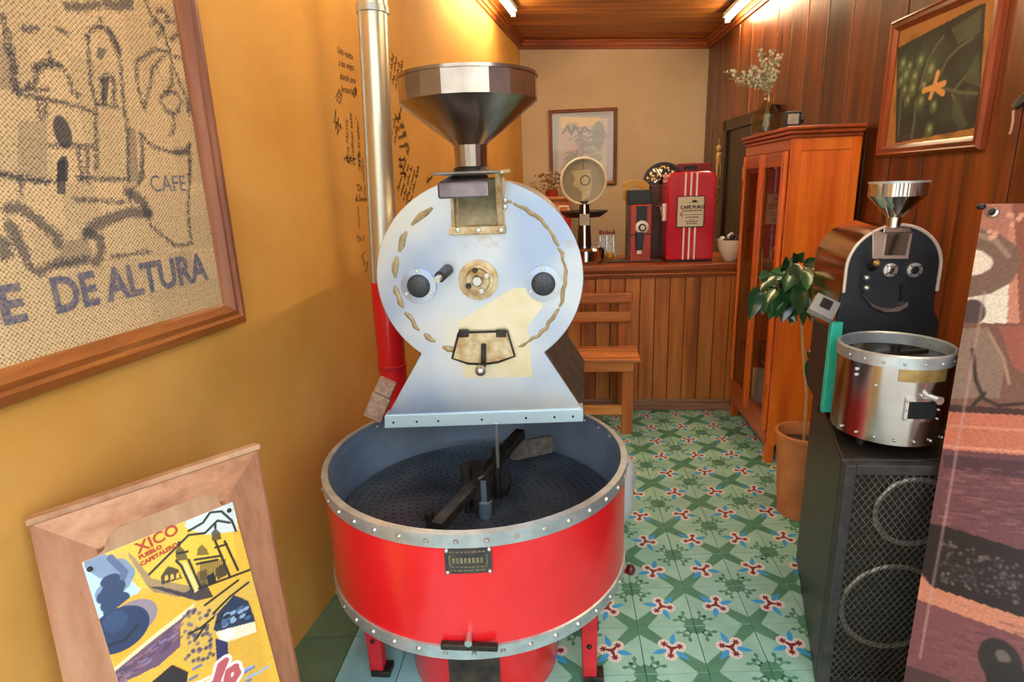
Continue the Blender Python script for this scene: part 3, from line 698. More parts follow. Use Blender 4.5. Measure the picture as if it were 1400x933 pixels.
def plate_bar(fx0, fx1, fz0, fz1):
    b = B(); 
    x0, x1 = nxa+(nxb-nxa)*fx0, nxa+(nxb-nxa)*fx1; z0, z1 = nza+(nzb-nza)*fz0, nza+(nzb-nza)*fz1
    A2 = [onbin(x0, z0, .0045), onbin(x1, z0, .0045), onbin(x1, z1, .0045), onbin(x0, z1, .0045)]; b.af([b.av(q) for q in A2]); obj('plate_lettering', b, M_br, npl)
for fz0, fz1 in ((.84, .9), (.34, .37), (.70, .73), (.24, .29), (.1, .15)):
    x = .1
    if fz0 in (.34, .70): plate_bar(.09, .91, fz0, fz1); continue
    while x < .88:
        w_ = random.uniform(.03, .12); plate_bar(x, min(x+w_, .9), fz0, fz1); x += w_+.03
plate_bar(.09, .115, .34, .73); plate_bar(.885, .91, .34, .73)
x = .16
while x < .82: plate_bar(x, x+.055, .42, .64); x += .085
for fx, fz in ((.05, .06), (.95, .06), (.05, .94), (.95, .94)):
    obj('screw', B().sphere(onbin(nxa+(nxb-nxa)*fx, nza+(nzb-nza)*fz, .005), .006, 10, 6), M_bolt, npl, smooth=True)
# ash gate handle low on the bin
gx = aty(642, 880, BC[1]-BR)[0]; gzz = aty(642, 880, BC[1]-BR)[2]
gb = obj('gate_bar', B().box(onbin(gx, gzz, .01), (.135, .016, .016)), M_iron, bn, bevel=.003)
obj('gate_bolt', B().cyl(onbin(gx, gzz+.022, 0), onbin(gx, gzz+.022, .028), .009, n=12), M_bolt, gb, smooth=True)
# pedestal and legs
pd = obj('pedestal', B().lathe([(0, 0), (.23, 0), (.23, ZB-.02), (0, ZB-.02)], bc3, (0, 0, 1), 48), M_red, R_, smooth=True)
obj('burner_panel', B().lathe([(.232, .05), (.238, .05), (.238, ZB-.04), (.232, ZB-.04)], bc3, (0, 0, 1), 10, a0=math.radians(252), a1=math.radians(288), closed=True), mat('scorched_panel', '201c20', '4c3a28', rough=.6, scale=18), pd)
for ang, in ((-18,), (200,), (160,), (20,)):
    a = math.radians(ang); q = np.array((BC[0]+.345*math.cos(a), BC[1]+.33*math.sin(a))); b = B()
    b.hexa([(q[0]-.02, q[1]-.02, 0), (q[0]+.02, q[1]-.02, 0), (q[0]+.02, q[1]+.02, 0), (q[0]-.02, q[1]+.02, 0), (q[0]-.03, q[1]-.02, ZB), (q[0]+.025, q[1]-.02, ZB), (q[0]+.025, q[1]+.02, ZB), (q[0]-.03, q[1]+.02, ZB)])
    lg = obj('leg', b, M_reddk, R_, bevel=.004)
    obj('foot', B().box((q[0]+.012, q[1], .011), (.06, .05, .022)), M_iron, lg, bevel=.003)
    obj('leg_bolt', B().sphere((q[0]-.002, q[1]-.02, .13), .008, 10, 6), M_iron, lg, smooth=True)
q = aty(862, 781, BC[1]+.02); lv = obj('side_lever', B().beam((BC[0]+BR-.02, BC[1]+.05, q[2]-.01), q+(0, 0, .0), .016, .016), M_reddk, R_)
obj('lever_knob', B().sphere(q+(0, 0, .004), .015, 14, 8, (1, 1, 1.2)), mat('dark_red_knob', '5a1a22', rough=.3), lv, smooth=True)

# ================================================================== FLUE PIPE behind the roaster
M_pipe = mat('galvanised_flue', 'c9ccc6', 'dcd6bc', rough=.3, metal=.9, scale=6, stretch=(1, 1, .25))
t0 = aty(526, 385, 2.1); t1 = aty(509, 10, 2.1); dirn = (t1-t0)/(t1[2]-t0[2]); top = t0+dirn*(zc(-.6)-.08-t0[2])
t = thing('flue_pipe', (t0[0], t0[1], 0), 'tall round galvanised flue pipe standing in a red duct by the ochre wall', 'pipe')
obj('pipe', B().cyl(t0-dirn*.05, top, .049, n=36), M_pipe, t, smooth=True)
obj('seam', B().tube([t0+(-.03, -.041, 0), t1+(-.03, -.041, 0), top+(-.03, -.041, 0)], .0025, 6), M_galv, t)
q = t0+dirn*(aty(509, 14, 2.1)[2]-t0[2])
obj('joint_band', B().lathe([(.050, -.012), (.054, -.010), (.054, .010), (.050, .012)], q, dirn, 36), M_galv, t, smooth=True)
obj('red_duct', B().lathe([(0, 0), (.052, 0), (.052, t0[2]), (.047, t0[2]+.002)], (t0[0]+.0, t0[1], 0), (0, 0, 1), 36), M_red, t, smooth=True)
obj('duct_band', B().lathe([(.052, -.008), (.055, -.006), (.055, .006), (.052, .008)], (t0[0], t0[1], aty(530, 500, 2.1)[2]), (0, 0, 1), 36), M_reddk, t, smooth=True)
# firebrick wedged beside the hood
qa, qb = aty(510, 572, 1.66), aty(531, 520, 1.66)
b = B(); b.beam(qa, qa+(qb-qa)*.62, .06, .026, (0, 1, 0)); b.beam(qa+(qb-qa)*.64, qb, .055, .026, (0, 1, 0))
tag(obj('firebrick', b, mat('rough_firebrick', '8a6a58', 'b0907c', rough=.9, scale=60, bmp=.8, bscale=120), bevel=.004), 'rough broken firebrick propped beside the skirt of the roaster hood', 'brick')
# white sack behind the bin
b = B(); rows = []; sc = (.115, 2.27); H_ = .44
for i in range(13):
    s_ = i/12; r = .185*(math.sin(math.pi*(.12+.80*s_))**.5)*(1.0 if s_ < .75 else 1-(s_-.75)*1.6); z = H_*s_
    rows.append([b.av((sc[0]+r*(1+.05*math.sin(5*a_+i)+.03*math.sin(9*a_))*math.cos(a_)*.92, sc[1]+r*(1+.05*math.cos(4*a_-i*.6))*math.sin(a_)*.85, z)) for a_ in [2*math.pi*k/28 for k in range(28)]])
for A2, D2 in zip(rows, rows[1:]):
    for k in range(28): b.af([A2[k], A2[(k+1) % 28], D2[(k+1) % 28], D2[k]])
b.af(rows[0][::-1]); b.af(rows[-1])
tag(obj('sack', b, mat('white_woven_plastic', 'd9e0e6', 'c6d0d8', rough=.6, scale=9, bmp=.3, bscale=25), smooth=True), 'plump white woven sack on the tiles behind the red cooling bin', 'sack')

# ================================================================== THINGS ON THE COUNTER
M_chrome = mat('chrome', 'd8d8d8', rough=.1, metal=1); M_blk = mat('black_plastic', '17161a', rough=.4); M_dkbr = mat('dark_brown_lacquer', '2a1512', rough=.25)
M_crm = mat('cream_enamel', 'e9e0c8', rough=.35); M_white = mat('white_enamel', 'eeeae2', rough=.35)
CT = CZ+.0005
def ctop(px, py): q = atz(px, py, CZ); q[2] = CT; return q
# weighing scale with a round glass dial
Ys = 3.80; p = aty(799, 345, Ys); p[2] = CT
t = thing('weighing_scale', p, 'old weighing scale with a round glass dial on a dark pillar and chrome base', 'scale')
obj('base', B().lathe([(0, 0), (.115, 0), (.12, .012), (.128, .02), (.13, .085), (.118, .10), (.05, .112), (0, .112)], p, (0, 0, 1), 40), M_chrome, t, smooth=True)
dz = aty(797, 248, Ys)[2]; dx = aty(797.5, 248, Ys)[0]-p[0]
pl = obj('pillar', B().lathe([(.046, .105), (.04, .2), (.03, dz-p[2]-.12), (0, dz-p[2]-.12)], p, (0, 0, 1), 24), M_dkbr, t, smooth=True)
obj('pillar_strip', B().box((p[0], p[1]-.044, p[2]+.24), (.014, .012, .26)), M_chrome, pl, bevel=.002)
obj('price_sticker', B().box((p[0], p[1]-.046, aty(797, 300, Ys)[2]), (.062, .012, .07)), mat('faded_sticker', 'b99c92', 'a8bcae', rough=.7, scale=30), pl)
dcn = np.array((p[0]+dx, Ys, dz)); R0 = .137
dl = obj('dial', B().lathe([(R0, -.03), (R0+.008, -.02), (R0+.008, .02), (R0, .03), (R0-.008, .02), (R0-.008, -.02)], dcn, (0, 1, 0), 48, closed=True), M_crm, t, smooth=True)
obj('dial_glass', B().lathe([(0, -.012), (R0-.007, -.012), (R0-.007, .012), (0, .012)], dcn, (0, 1, 0), 40), glass('dial_glass_pane', 'f6f4ec'), dl, smooth=True)
obj('dial_card', B().lathe([(0, 0), (R0-.008, 0), (R0-.008, .003), (0, .003)], dcn+(0, .014, 0), (0, 1, 0), 40), mat('dial_card_grey', 'bdb6a6', 'cbc5b4', rough=.7, scale=6), dl)
b = B(); k_ = .0047
b.prism([dcn+np.array((x_*k_, .011, -y_*k_)) for x_, y_ in ((-16, -14), (9, -15), (12, 2), (9, 20), (-3, 26), (-2, 14), (-8, 8), (-14, 5), (-11, -4))], (0, .002, 0)); obj('dial_shape', b, mat('dial_shape_cream', 'e6dcb8', 'd8cba0', rough=.7, scale=30), dl)  # irregular cream shape laid on the dial
b = B(); b.lathe([(.026, 0), (.032, 0), (.032, .002), (.026, .002)], dcn+(.012, .008, .005), (0, 1, 0), 20, closed=True); obj('dial_ring', b, M_iron, dl)
obj('needle', B().box(dcn+(0, .007, .10), (.003, .002, .06)), M_blk, dl)
obj('weighing_pan', B().lathe([(0, .285), (.11, .285), (.16, .32), (.162, .316), (.112, .28), (0, .28)], p+(.0, .17, 0), (0, 0, 1), 36), M_iron, t, smooth=True)
obj('pan_stem', B().cyl(p+(0, .17, .0), p+(0, .17, .282), .02), M_iron, t, smooth=True)
obj('pan_arm', B().bb(p+np.array((-.02, .1, .02)), p+np.array((.02, .2, .06))), M_iron, t)
# wire rack of papers, orange
p = ctop(828, 352); p[1] = 3.98; p[0] = aty(826, 345, 3.98)[0]
t = thing('wire_rack', p, 'small wire rack holding folded papers beside the weighing scale', 'rack')
for k in range(3):
    b = B(); x_ = p[0]-.03+.044*k; b.tube([(x_, p[1]-.04, CT+.004), (x_, p[1]-.045, CT+.16), (x_+.004, p[1], CT+.19), (x_, p[1]+.05, CT+.15), (x_, p[1]+.05, CT+.004)], .003, 6); obj('wire', b, M_chrome, t)
for k, c in enumerate(('f0eee8', 'e2ddd2', 'c07060')):
    obj('paper', B().box((p[0]+.014, p[1]-.02+.025*k, CT+.075+.02*k), (.11, .004, .13), Matrix.Rotation(.12*(k-1), 3, 'Y')), mat('rack_paper', c, '5a5048', rough=.8, scale=45, lo=.5, hi=.75), t)
p = aty(833, 343, 3.88); tag(obj('orange', B().sphere((p[0], 3.88, CT+.0275), .0275, 18, 12), mat('orange_peel', 'd98a1e', 'e09a30', rough=.45, bmp=.2, bscale=200), smooth=True), 'small orange lying on the counter by the wire rack', 'fruit')
# red grinder
Yg = 3.86; p = aty(873, 350, Yg); p[2] = CT
gw = .066; M_gr = mat('orange_red_paint', 'b8402e', 'a93a2a', rough=.35, scale=8)
t = thing('coffee_grinder', p, 'narrow orange-red coffee grinder with black hopper, round dial and spout', 'grinder')
obj('body', B().bb(p+np.array((-gw, -.09, 0)), p+np.array((gw, .09, aty(873, 279, Yg)[2]-CT))), M_gr, t, bevel=.008)
obj('side_panel', B().bb(p+np.array((-gw-.012, -.07, 0)), p+np.array((-gw, .09, aty(873, 279, Yg)[2]-CT))), M_dkbr, t)
zz = aty(873, 279, Yg)[2]-CT; zh = aty(873, 260, Yg)[2]-CT
obj('hopper', B().bb(p+np.array((-gw-.012, -.085, zz)), p+np.array((gw-.005, .085, zh))), M_blk, t, bevel=.004)
obj('top_panel', B().bb(p+np.array((-.03, -.094, zz-.12)), p+np.array((.036, -.09, zz-.01))), M_blk, t)
zd = aty(875, 311, Yg-.09)[2]
dlg = obj('dial', B().lathe([(0, .016), (.03, .016), (.036, .012), (.042, .004), (.042, 0)], (p[0]+.006, p[1]-.091, zd), (0, -1, 0), 28), M_white, t, smooth=True)
obj('dial_knob', B().lathe([(0, .028), (.02, .028), (.024, .015), (.024, .0)], (p[0]+.006, p[1]-.1, zd), (0, -1, 0), 20), M_blk, dlg, smooth=True)
obj('dial_cap', B().lathe([(0, .032), (.014, .031), (.016, .027)], (p[0]+.006, p[1]-.1, zd), (0, -1, 0), 16), M_crm, dlg, smooth=True)
sp = aty(874, 331, Yg-.1)
obj('spout', B().hexa([(sp[0]-.018, p[1]-.12, sp[2]-.05), (sp[0]+.018, p[1]-.12, sp[2]-.05), (sp[0]+.018, p[1]-.09, sp[2]-.05), (sp[0]-.018, p[1]-.09, sp[2]-.05), (sp[0]-.026, p[1]-.115, sp[2]+.06), (sp[0]+.026, p[1]-.115, sp[2]+.06), (sp[0]+.026, p[1]-.09, sp[2]+.06), (sp[0]-.026, p[1]-.09, sp[2]+.06)]), M_blk, t, bevel=.004)
obj('spout_tip', B().box((sp[0], p[1]-.108, sp[2]-.062), (.028, .016, .026)), M_white, t, bevel=.003)
obj('seam', B().bb(p+np.array((-gw-.001, -.092, .17)), p+np.array((gw+.001, -.089, .176))), M_dkbr, t)
# kraft paper bag stuck on the hopper
pts = [aty(x_, y_, Yg+.092) for x_, y_ in ((851, 252), (858, 247), (880, 246), (888, 253), (885, 280), (879, 258), (868, 254), (861, 259), (859, 276), (852, 274))]
tag(obj('paper_bag', B().prism(pts, (0, .03, 0)), mat('kraft_paper', 'c79a48', 'd6ad60', rough=.8, scale=14), bevel=.003), 'mustard kraft paper bag draped over the top of the red grinder', 'bag')
# dark mat
a0, a1 = atz(829, 360, CZ), atz(905, 358, CZ); tag(obj('counter_mat', B().bb((a0[0], a0[1]+.01, CT), (a1[0], a0[1]+.055, CT+.012)), mat('grey_rubber_mat', '4b4038', '5d5048', rough=.7, scale=40), bevel=.004), 'flat grey rubber mat on the counter edge before the grinder', 'mat')
# arched mosaic lantern
Ya = 4.03; p = aty(906, 340, Ya); p[2] = CT; t = thing('mosaic_lantern', p, 'brown carved lantern with an arched mosaic glass top behind the grinder', 'lantern')
ar = aty(906, 250, Ya); rr_ = .125
M_carv = mat('carved_brown_wood', '3a2015', '6a4028', rough=.45, scale=45, bmp=.8, bscale=70)
obj('body', B().bb((p[0]-.10, Ya-.06, CT), (p[0]+.06, Ya+.065, ar[2]-.012)), M_carv, t, bevel=.006)
obj('arch_frame', B().lathe([(rr_-.012, -.03), (rr_+.004, -.03), (rr_+.004, .03), (rr_-.012, .03)], ar, (0, 1, 0), 28, a0=math.pi, a1=2*math.pi, closed=True), M_dkbr, t)
obj('arch_sill', B().bb((ar[0]-rr_, Ya-.035, ar[2]-.012), (ar[0]+rr_, Ya+.035, ar[2])), M_dkbr, t)
obj('arch_back', B().lathe([(0, 0), (rr_-.011, 0), (rr_-.011, .01), (0, .01)], ar, (0, 1, 0), 24, a0=math.pi, a1=2*math.pi), M_dkbr, t)
mg = [mat('mosaic_'+n_, c, rough=.2, emit=e_) for n_, c, e_ in (('amber', 'e8b860', .35), ('cream', 'f6e6bc', .5), ('brown', '8a5a24', .1))]
for k in range(150):
    r = .024+(rr_-.042)*math.sqrt(random.random()); a = random.uniform(.08, math.pi-.08)
    if abs((a*3/math.pi) % 1) < .05: continue
    if k < 110:
        q = ar+np.array((r*math.cos(a), -.006, r*math.sin(a))); s_ = random.uniform(.005, .009)
        obj('mosaic_piece', B().lathe([(0, .004), (s_*.8, .004), (s_, 0)], q, (0, -1, 0), 6), mg[k % 3], t)
for a in (60, 120):
    a = math.radians(a); obj('arch_rib', B().beam(ar+(0, -.008, 0), ar+np.array((rr_*math.cos(a), -.008, rr_*math.sin(a))), .006, .01, (0, 1, 0)), M_dkbr, t)
q = aty(903, 290, 3.985); b = B(); b.tube([q+(-.04, 0, .03), q+(0, -.02, .035), q+(.0, -.03, -.02), q+(.02, -.03, -.05)], .012, 10); obj('brass_tap', b, M_chrome, t, smooth=True)
# coffee dispenser
Yd = 3.72; q0, q1 = aty(910, 354, Yd), aty(975, 354, Yd); xa, xb = q0[0], q1[0]; zt_ = aty(942, 235, Yd)[2]
t = thing('coffee_dispenser', ((xa+xb)/2, Yd+.15, CT), 'glossy red retro coffee dispenser with three white stripes and a label plate', 'dispenser')
M_rd = mat('cherry_red_enamel', 'c4102c', 'd0203a', rough=.22, scale=4, coat=.6)
r_ = .045; pts = [(xa, Yd, CT+.012), (xb, Yd, CT+.012)]
for k in range(7): a = math.pi/2*k/6; pts.append((xb-r_+r_*math.cos(a), Yd, zt_-r_+r_*math.sin(a)))
for k in range(7): a = math.pi/2+math.pi/2*k/6; pts.append((xa+r_+r_*math.cos(a), Yd, zt_-r_+r_*math.sin(a)))
bd = obj('body', B().prism(pts, (0, .22, 0)), M_rd, t, bevel=.012)
obj('plinth', B().bb((xa+.01, Yd+.01, CT), (xb-.005, Yd+.21, CT+.013)), M_blk, t)
lx0, lx1 = aty(926, 290, Yd)[0], aty(962, 290, Yd)[0]; lz0, lz1 = aty(944, 310, Yd)[2], aty(944, 269, Yd)[2]
xm = aty(943.5, 290, Yd)[0]
for k in (-1, 0, 1):
    for z0, z1 in ((CT+.016, lz0-.004), (lz1+.004, zt_-.004)):
        obj('stripe', B().bb((xm+k*.0335-.005, Yd-.003, z0), (xm+k*.0335+.005, Yd+.002, z1)), M_white, t)
lp = obj('label_plate', B().bb((lx0, Yd-.007, lz0), (lx1, Yd+.001, lz1)), mat('label_cream', 'd9cfb4', rough=.5), t, bevel=.006)
b = B(); e_ = .004
for a_, c_ in (((lx0-e_, lz0-e_), (lx1+e_, lz0)), ((lx0-e_, lz1), (lx1+e_, lz1+e_)), ((lx0-e_, lz0), (lx0, lz1)), ((lx1, lz0), (lx1+e_, lz1))): b.bb((a_[0], Yd-.006, a_[1]), (c_[0], Yd+.001, c_[1]))
obj('label_rim', b, M_dkbr, lp)
lc = (lx0+lx1)/2+.008; XA = (1, 0, 0); ZA = (0, 0, 1); lh = lz1-lz0
text('lettering', 'CAFÉ PURO', .027, (lc, Yd-.0075, lz0+lh*.60), XA, ZA, M_iron, lp, align='CENTER', lift=.0005, bold=.0012)
for fz, wd, hh in ((.80, .05, .003), (.52, .11, .006), (.39, .12, .0035), (.30, .07, .006), (.23, .03, .003), (.16, .07, .006), (.09, .06, .006)):
    x = lc-wd/2
    while x < lc+wd/2:
        w_ = random.uniform(.005, .012); obj('small_print', B().bb((x, Yd-.0078, lz0+lh*fz), (x+w_, Yd-.0068, lz0+lh*fz+hh)), M_iron, lp); x += w_+.003
cu = np.array((lx1-.06, Yd-.0085, lz1-.028)); b = B(); b.prism([cu+np.array(q) for q in ((-.013, 0, .007), (-.009, 0, -.007), (.009, 0, -.007), (.013, 0, .007))], (0, -.001, 0)); b.lathe([(.003, 0), (.006, 0), (.006, .001), (.003, .001)], cu+(.014, 0, 0), (0, -1, 0), 12, closed=True); b.beam(cu+(0, 0, .009), cu+(.003, 0, .022), .003, .001); obj('cup_emblem', b, M_blk, lp)
b = B(); b.prism([(lx0+.012, Yd-.0085, lz0+lh*.42), (lx0+.032, Yd-.0085, lz0+lh*.56), (lx0+.026, Yd-.0085, lz0+lh*.42), (lx0+.032, Yd-.0085, lz0+lh*.28)], (0, -.001, 0)); obj('arrow_mark', b, mat('faded_red_print', 'b86a60', rough=.6), lp)
obj('side_latch', B().bb((xa-.022, Yd+.03, aty(907, 303, Yd)[2]), (xa, Yd+.07, aty(907, 279, Yd)[2])), M_white, t, bevel=.005)
# dark red tin behind the dispenser
Yt = 4.10; q0, q1 = aty(925, 300, Yt), aty(969, 300, Yt); zt2 = aty(947, 223, Yt)[2]
t = thing('tin_box', ((q0[0]+q1[0])/2, Yt+.1, CT), 'dark red tin box with a slot standing behind the striped dispenser', 'tin')
obj('body', B().bb((q0[0], Yt, CT), (q1[0], Yt+.10, zt2)), mat('dark_red_tin', '7a1420', '8c1c2a', rough=.35, scale=8), t, bevel=.006)
sq = aty(944, 229, Yt); obj('slot', B().box((sq[0], Yt-.001, sq[2]), (.09, .004, .022)), M_blk, t)
# white bowl
p = aty(1000, 352, 3.72); t = thing('bowl', (p[0], 3.75, CT), 'cream bowl with dark goods heaped in it on the counter by the cabinet', 'bowl')
bz = aty(1000, 328, 3.72)[2]-CT
obj('bowl_body', B().lathe([(0, 0), (.035, 0), (.05, .02), (.075, bz*.6), (.085, bz), (.081, bz), (.07, bz*.6), (.045, .03), (0, .02)], (p[0], 3.75, CT), (0, 0, 1), 32), M_crm, t, smooth=True)
b = B()
for k in range(26):
    a = random.uniform(0, 6.28); r = random.uniform(0, .06); b.i = 1 if random.random() < .3 else 0
    b.sphere((p[0]+r*math.cos(a), 3.75+r*math.sin(a), CT+bz-.01+random.uniform(0, .05)*(1-r/.08)), random.uniform(.012, .02), 8, 6)
tag(obj('contents', b, [M_blk, M_white], t, smooth=True), kind='stuff')
# little carved figure hung on the dark boards beyond the doorway
def hf(y, off=.03): return RW(983, y, off)
t = thing('hanging_figure', hf(290), 'little golden carved figure with charms hanging on the dark boards beyond the cabinet', 'ornament')
M_gold = mat('golden_wood', 'b8985c', 'd0b078', rough=.5, scale=40)
obj('head', B().sphere(hf(203), .024, 12, 8, (1, 1, 1.25)), M_gold, t, smooth=True)
q0, q1 = hf(224), hf(208); obj('torso', B().lathe([(0, 0), (.022, 0), (.028, .05), (.03, q1[2]-q0[2]-.012), (.012, q1[2]-q0[2])], q0, (0, 0, 1), 14), M_gold, t, smooth=True)
for s_ in (-1, 1): b = B(); b.tube([q0+np.array((s_*.013, 0, .006)), q0+np.array((s_*.016, -.012, -.055)), q0+np.array((s_*.013, 0, -.10))], [.012, .010, .007], 8); obj('leg', b, M_gold, t, smooth=True)
for k in range(7): obj('charm', B().sphere(q0+np.array((random.uniform(-.016, .016), 0, -.12-.03*k)), .016, 8, 6, (1.1, .6, 1.3)), mat('olive_charm', '6d7446', '9a8a58', rough=.6, scale=60), t, smooth=True)
b = B(); b.tube([q0+(0, 0, -.33), hf(190), hf(186, .001)], .0035, 5); obj('cord', b, M_gold, t)
obj('nail', B().cyl(hf(186, .0), hf(186, .04), .005), M_iron, t)
# wooden shelf unit and dried flowers at the back wall
Yw = 5.35; xa, xb = aty(735, 270, Yw)[0], aty(783, 270, Yw)[0]; zt_ = aty(760, 269, Yw)[2]
t = thing('side_cupboard', ((xa+xb)/2, Yw+.15, 0), 'small brown wooden cupboard against the beige back wall', 'cupboard')
obj('body', B().bb((xa+.01, Yw, 0), (xb-.01, Yw+.3, zt_-.03)), W_benz, t, bevel=.004); obj('top', B().bb((xa, Yw-.02, zt_-.03), (xb, Yw+.31, zt_)), W_ben, t, bevel=.006)
obj('door', B().bb((xa+.03, Yw-.014, .1), (xb-.03, Yw, zt_-.08)), W_count, t, bevel=.004)
c = ((xa+xb)/2-.03, Yw+.12, zt_)
t = thing('dried_flowers', c, 'bunch of pale dried flowers on the cupboard by the back wall', 'flowers')
obj('pot', B().lathe([(0, 0), (.05, 0), (.065, .06), (.06, .06), (0, .05)], c, (0, 0, 1), 20), M_gr, t, smooth=True)
b = B()
for k in range(170):
    a = random.uniform(0, 6.28); e = random.uniform(.1, 1.45); r = random.uniform(.1, .21)
    d_ = np.array((math.cos(a)*math.cos(e)*1.25, math.sin(a)*math.cos(e)*.6, math.sin(e)*.85)); q = np.array(c)+(0, 0, .04)+d_*r
    b.i = k % 2; b.sphere(q, random.uniform(.007, .014), 6, 4)
    if k % 4 == 0: b.tube([np.array(c)+(0, 0, .04), q], .0015, 4, False)
tag(obj('blooms', b, [mat('dried_cream', 'c9b592', rough=.8), mat('dried_tan', '8f7350', rough=.8)], t), kind='stuff')
Yk = 4.4; xa, xb = aty(748, 300, Yk)[0], aty(780, 300, Yk)[0]
t = thing('kettle_box', ((xa+xb)/2, Yk, 0), 'red appliance with a white handle on a stand behind the weighing scale', 'appliance')
zz = aty(770, 288, Yk)[2]
obj('stand', B().bb((xa-.02, Yk-.1, 0), (xb+.02, Yk+.16, zz-.25)), M_dkbr, t); obj('body', B().bb((xa, Yk-.08, zz-.25), (xb, Yk+.12, zz)), M_reddk, t, bevel=.012)
b = B(); b.tube([(xb-.09, Yk-.05, zz-.002), (xb-.08, Yk-.05, zz+.03), (xb-.02, Yk-.05, zz+.03), (xb-.01, Yk-.05, zz-.01)], .008, 8); obj('handle', b, M_white, t, smooth=True)

# ================================================================== BACK WALL PICTURE
W_fr = wood('brown_frame_wood', '6a3214', '8a4a20', 'a05e2c', 'z', .4, 24); W_frx = wood('brown_frame_wood_across', '6a3214', '8a4a20', 'a05e2c', 'x', .4, 24)
W_fry = wood('brown_frame_wood_along', '7a4426', '9a5c34', 'ae7446', 'y', .45, 24); V_print = vcol('glossy_print', .4, coat=.15); V_matt = vcol('matt_print', .7)
O = aty(752, 255, Y1-.004); Wd = aty(843, 200, Y1-.004)[0]-O[0]; Hd = aty(798, 149, Y1-.004)[2]-O[2]
t = thing('framed_poster', (O[0]+Wd/2, Y1-.01, O[2]), 'pale pastel poster in a thin brown frame on the beige back wall', 'picture')
obj('backing', B().bb((O[0]+.01, Y1-.012, O[2]+.01), (O[0]+Wd-.01, Y1-.002, O[2]+Hd-.01)), M_dkbr, t)
rails(t, O, (1, 0, 0), (0, 0, 1), Wd, Hd, ((0, 0), (0, .02), (.008, .026), (.024, .024), (.03, .012), (.03, 0)), W_fr, mh=W_frx)
pr = Print(O+np.array((.025, -.009, .025)), (1, 0, 0), (0, 0, 1), Wd-.05, Hd-.05, 90, 110, 'b9c3cf')
pr.poly([(764, 162), (831, 162), (828, 245), (762, 245)], 'd3d3da')
pr.poly([(766, 160), (822, 161), (815, 172), (768, 176)], 'efdcb4')
for k in range(46):
    c = random.choice(['a9b9c2', 'c9b6c6', '98adb4', 'd8c4cc', 'b7b4cb', 'ded6cc', '9fb2a8']); x, y = random.uniform(768, 826), random.uniform(168, 240)
    pr.disc((x, y), random.uniform(.02, .06), c, .6, ry=random.uniform(.015, .04))
for k in range(9):
    x0, y0 = random.uniform(768, 800), random.uniform(170, 225); pr.line([(x0+6*i, y0+random.uniform(-5, 5)-i) for i in range(5)], .012, '8d97aa', .7)
pr.line([(770, 182), (776, 172), (781, 184), (787, 173), (792, 183), (799, 174), (806, 180)], .016, '8a8fa6')
pr.line([(795, 190), (797, 208), (794, 222)], .014, 'b58fae'); pr.disc((818, 185), .06, '92a5ad', .7, ry=.12)
pr.build('print', V_print, t, 0)
obj('pane', B().bb((O[0]+.028, Y1-.0205, O[2]+.028), (O[0]+Wd-.028, Y1-.0185, O[2]+Hd-.028)), glass('picture_glass'), t)

# ================================================================== DISPLAY CABINET
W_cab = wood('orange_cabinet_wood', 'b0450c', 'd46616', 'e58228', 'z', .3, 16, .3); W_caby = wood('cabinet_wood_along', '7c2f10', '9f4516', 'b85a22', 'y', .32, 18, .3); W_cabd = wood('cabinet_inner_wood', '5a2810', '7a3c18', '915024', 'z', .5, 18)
XF, XB, YN, YF, ZT = 1.03, 1.335, 2.90, 3.595, 1.615
t = thing('display_cabinet', ((XF+XB)/2, (YN+YF)/2, 0), 'tall orange-brown wooden display cabinet with two glazed doors', 'cabinet')
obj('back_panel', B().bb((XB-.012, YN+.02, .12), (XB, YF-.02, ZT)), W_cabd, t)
for yy in (YN, YF-.02):
    sd = obj('side_panel', B().bb((XF+.03, yy+.004, .16), (XB-.03, yy+.016, ZT-.05)), W_cab, t)
    for x0, x1 in ((XF, XF+.045), (XB-.045, XB)): obj('stile', B().bb((x0, yy, .10), (x1, yy+.02, ZT)), W_cab, sd, bevel=.002)
    for z0, z1 in ((.10, .17), (ZT-.055, ZT)): obj('side_rail', B().bb((XF+.045, yy, z0), (XB-.045, yy+.02, z1)), W_cab, sd, bevel=.002)
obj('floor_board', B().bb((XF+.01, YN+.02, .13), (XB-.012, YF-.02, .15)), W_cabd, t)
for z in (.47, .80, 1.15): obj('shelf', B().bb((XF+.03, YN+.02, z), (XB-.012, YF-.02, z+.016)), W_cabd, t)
obj('base_rail', B().bb((XF-.006, YN+.02, .10), (XF+.02, YF-.02, .17)), W_caby, t, bevel=.003)
obj('top_rail', B().bb((XF, YN+.02, ZT-.05), (XF+.02, YF-.02, ZT)), W_caby, t, bevel=.003)
for e, z0, z1 in ((.008, ZT, ZT+.018), (.022, ZT+.018, ZT+.036), (.034, ZT+.036, ZT+.052)):
    obj('cornice', B().bb((XF-e, YN-e, z0), (XB, YF, z1)), W_caby, t, bevel=.005)
for x_ in (XF+.02, XB-.03):
    for yy in (YN+.025, YF-.03): obj('foot', B().box((x_, yy, .05), (.04, .045, .10)), W_cab, t, bevel=.003)
ym = (YN+YF)/2; M_pane = glass('cabinet_glass', 'f2efe8', 1.5)
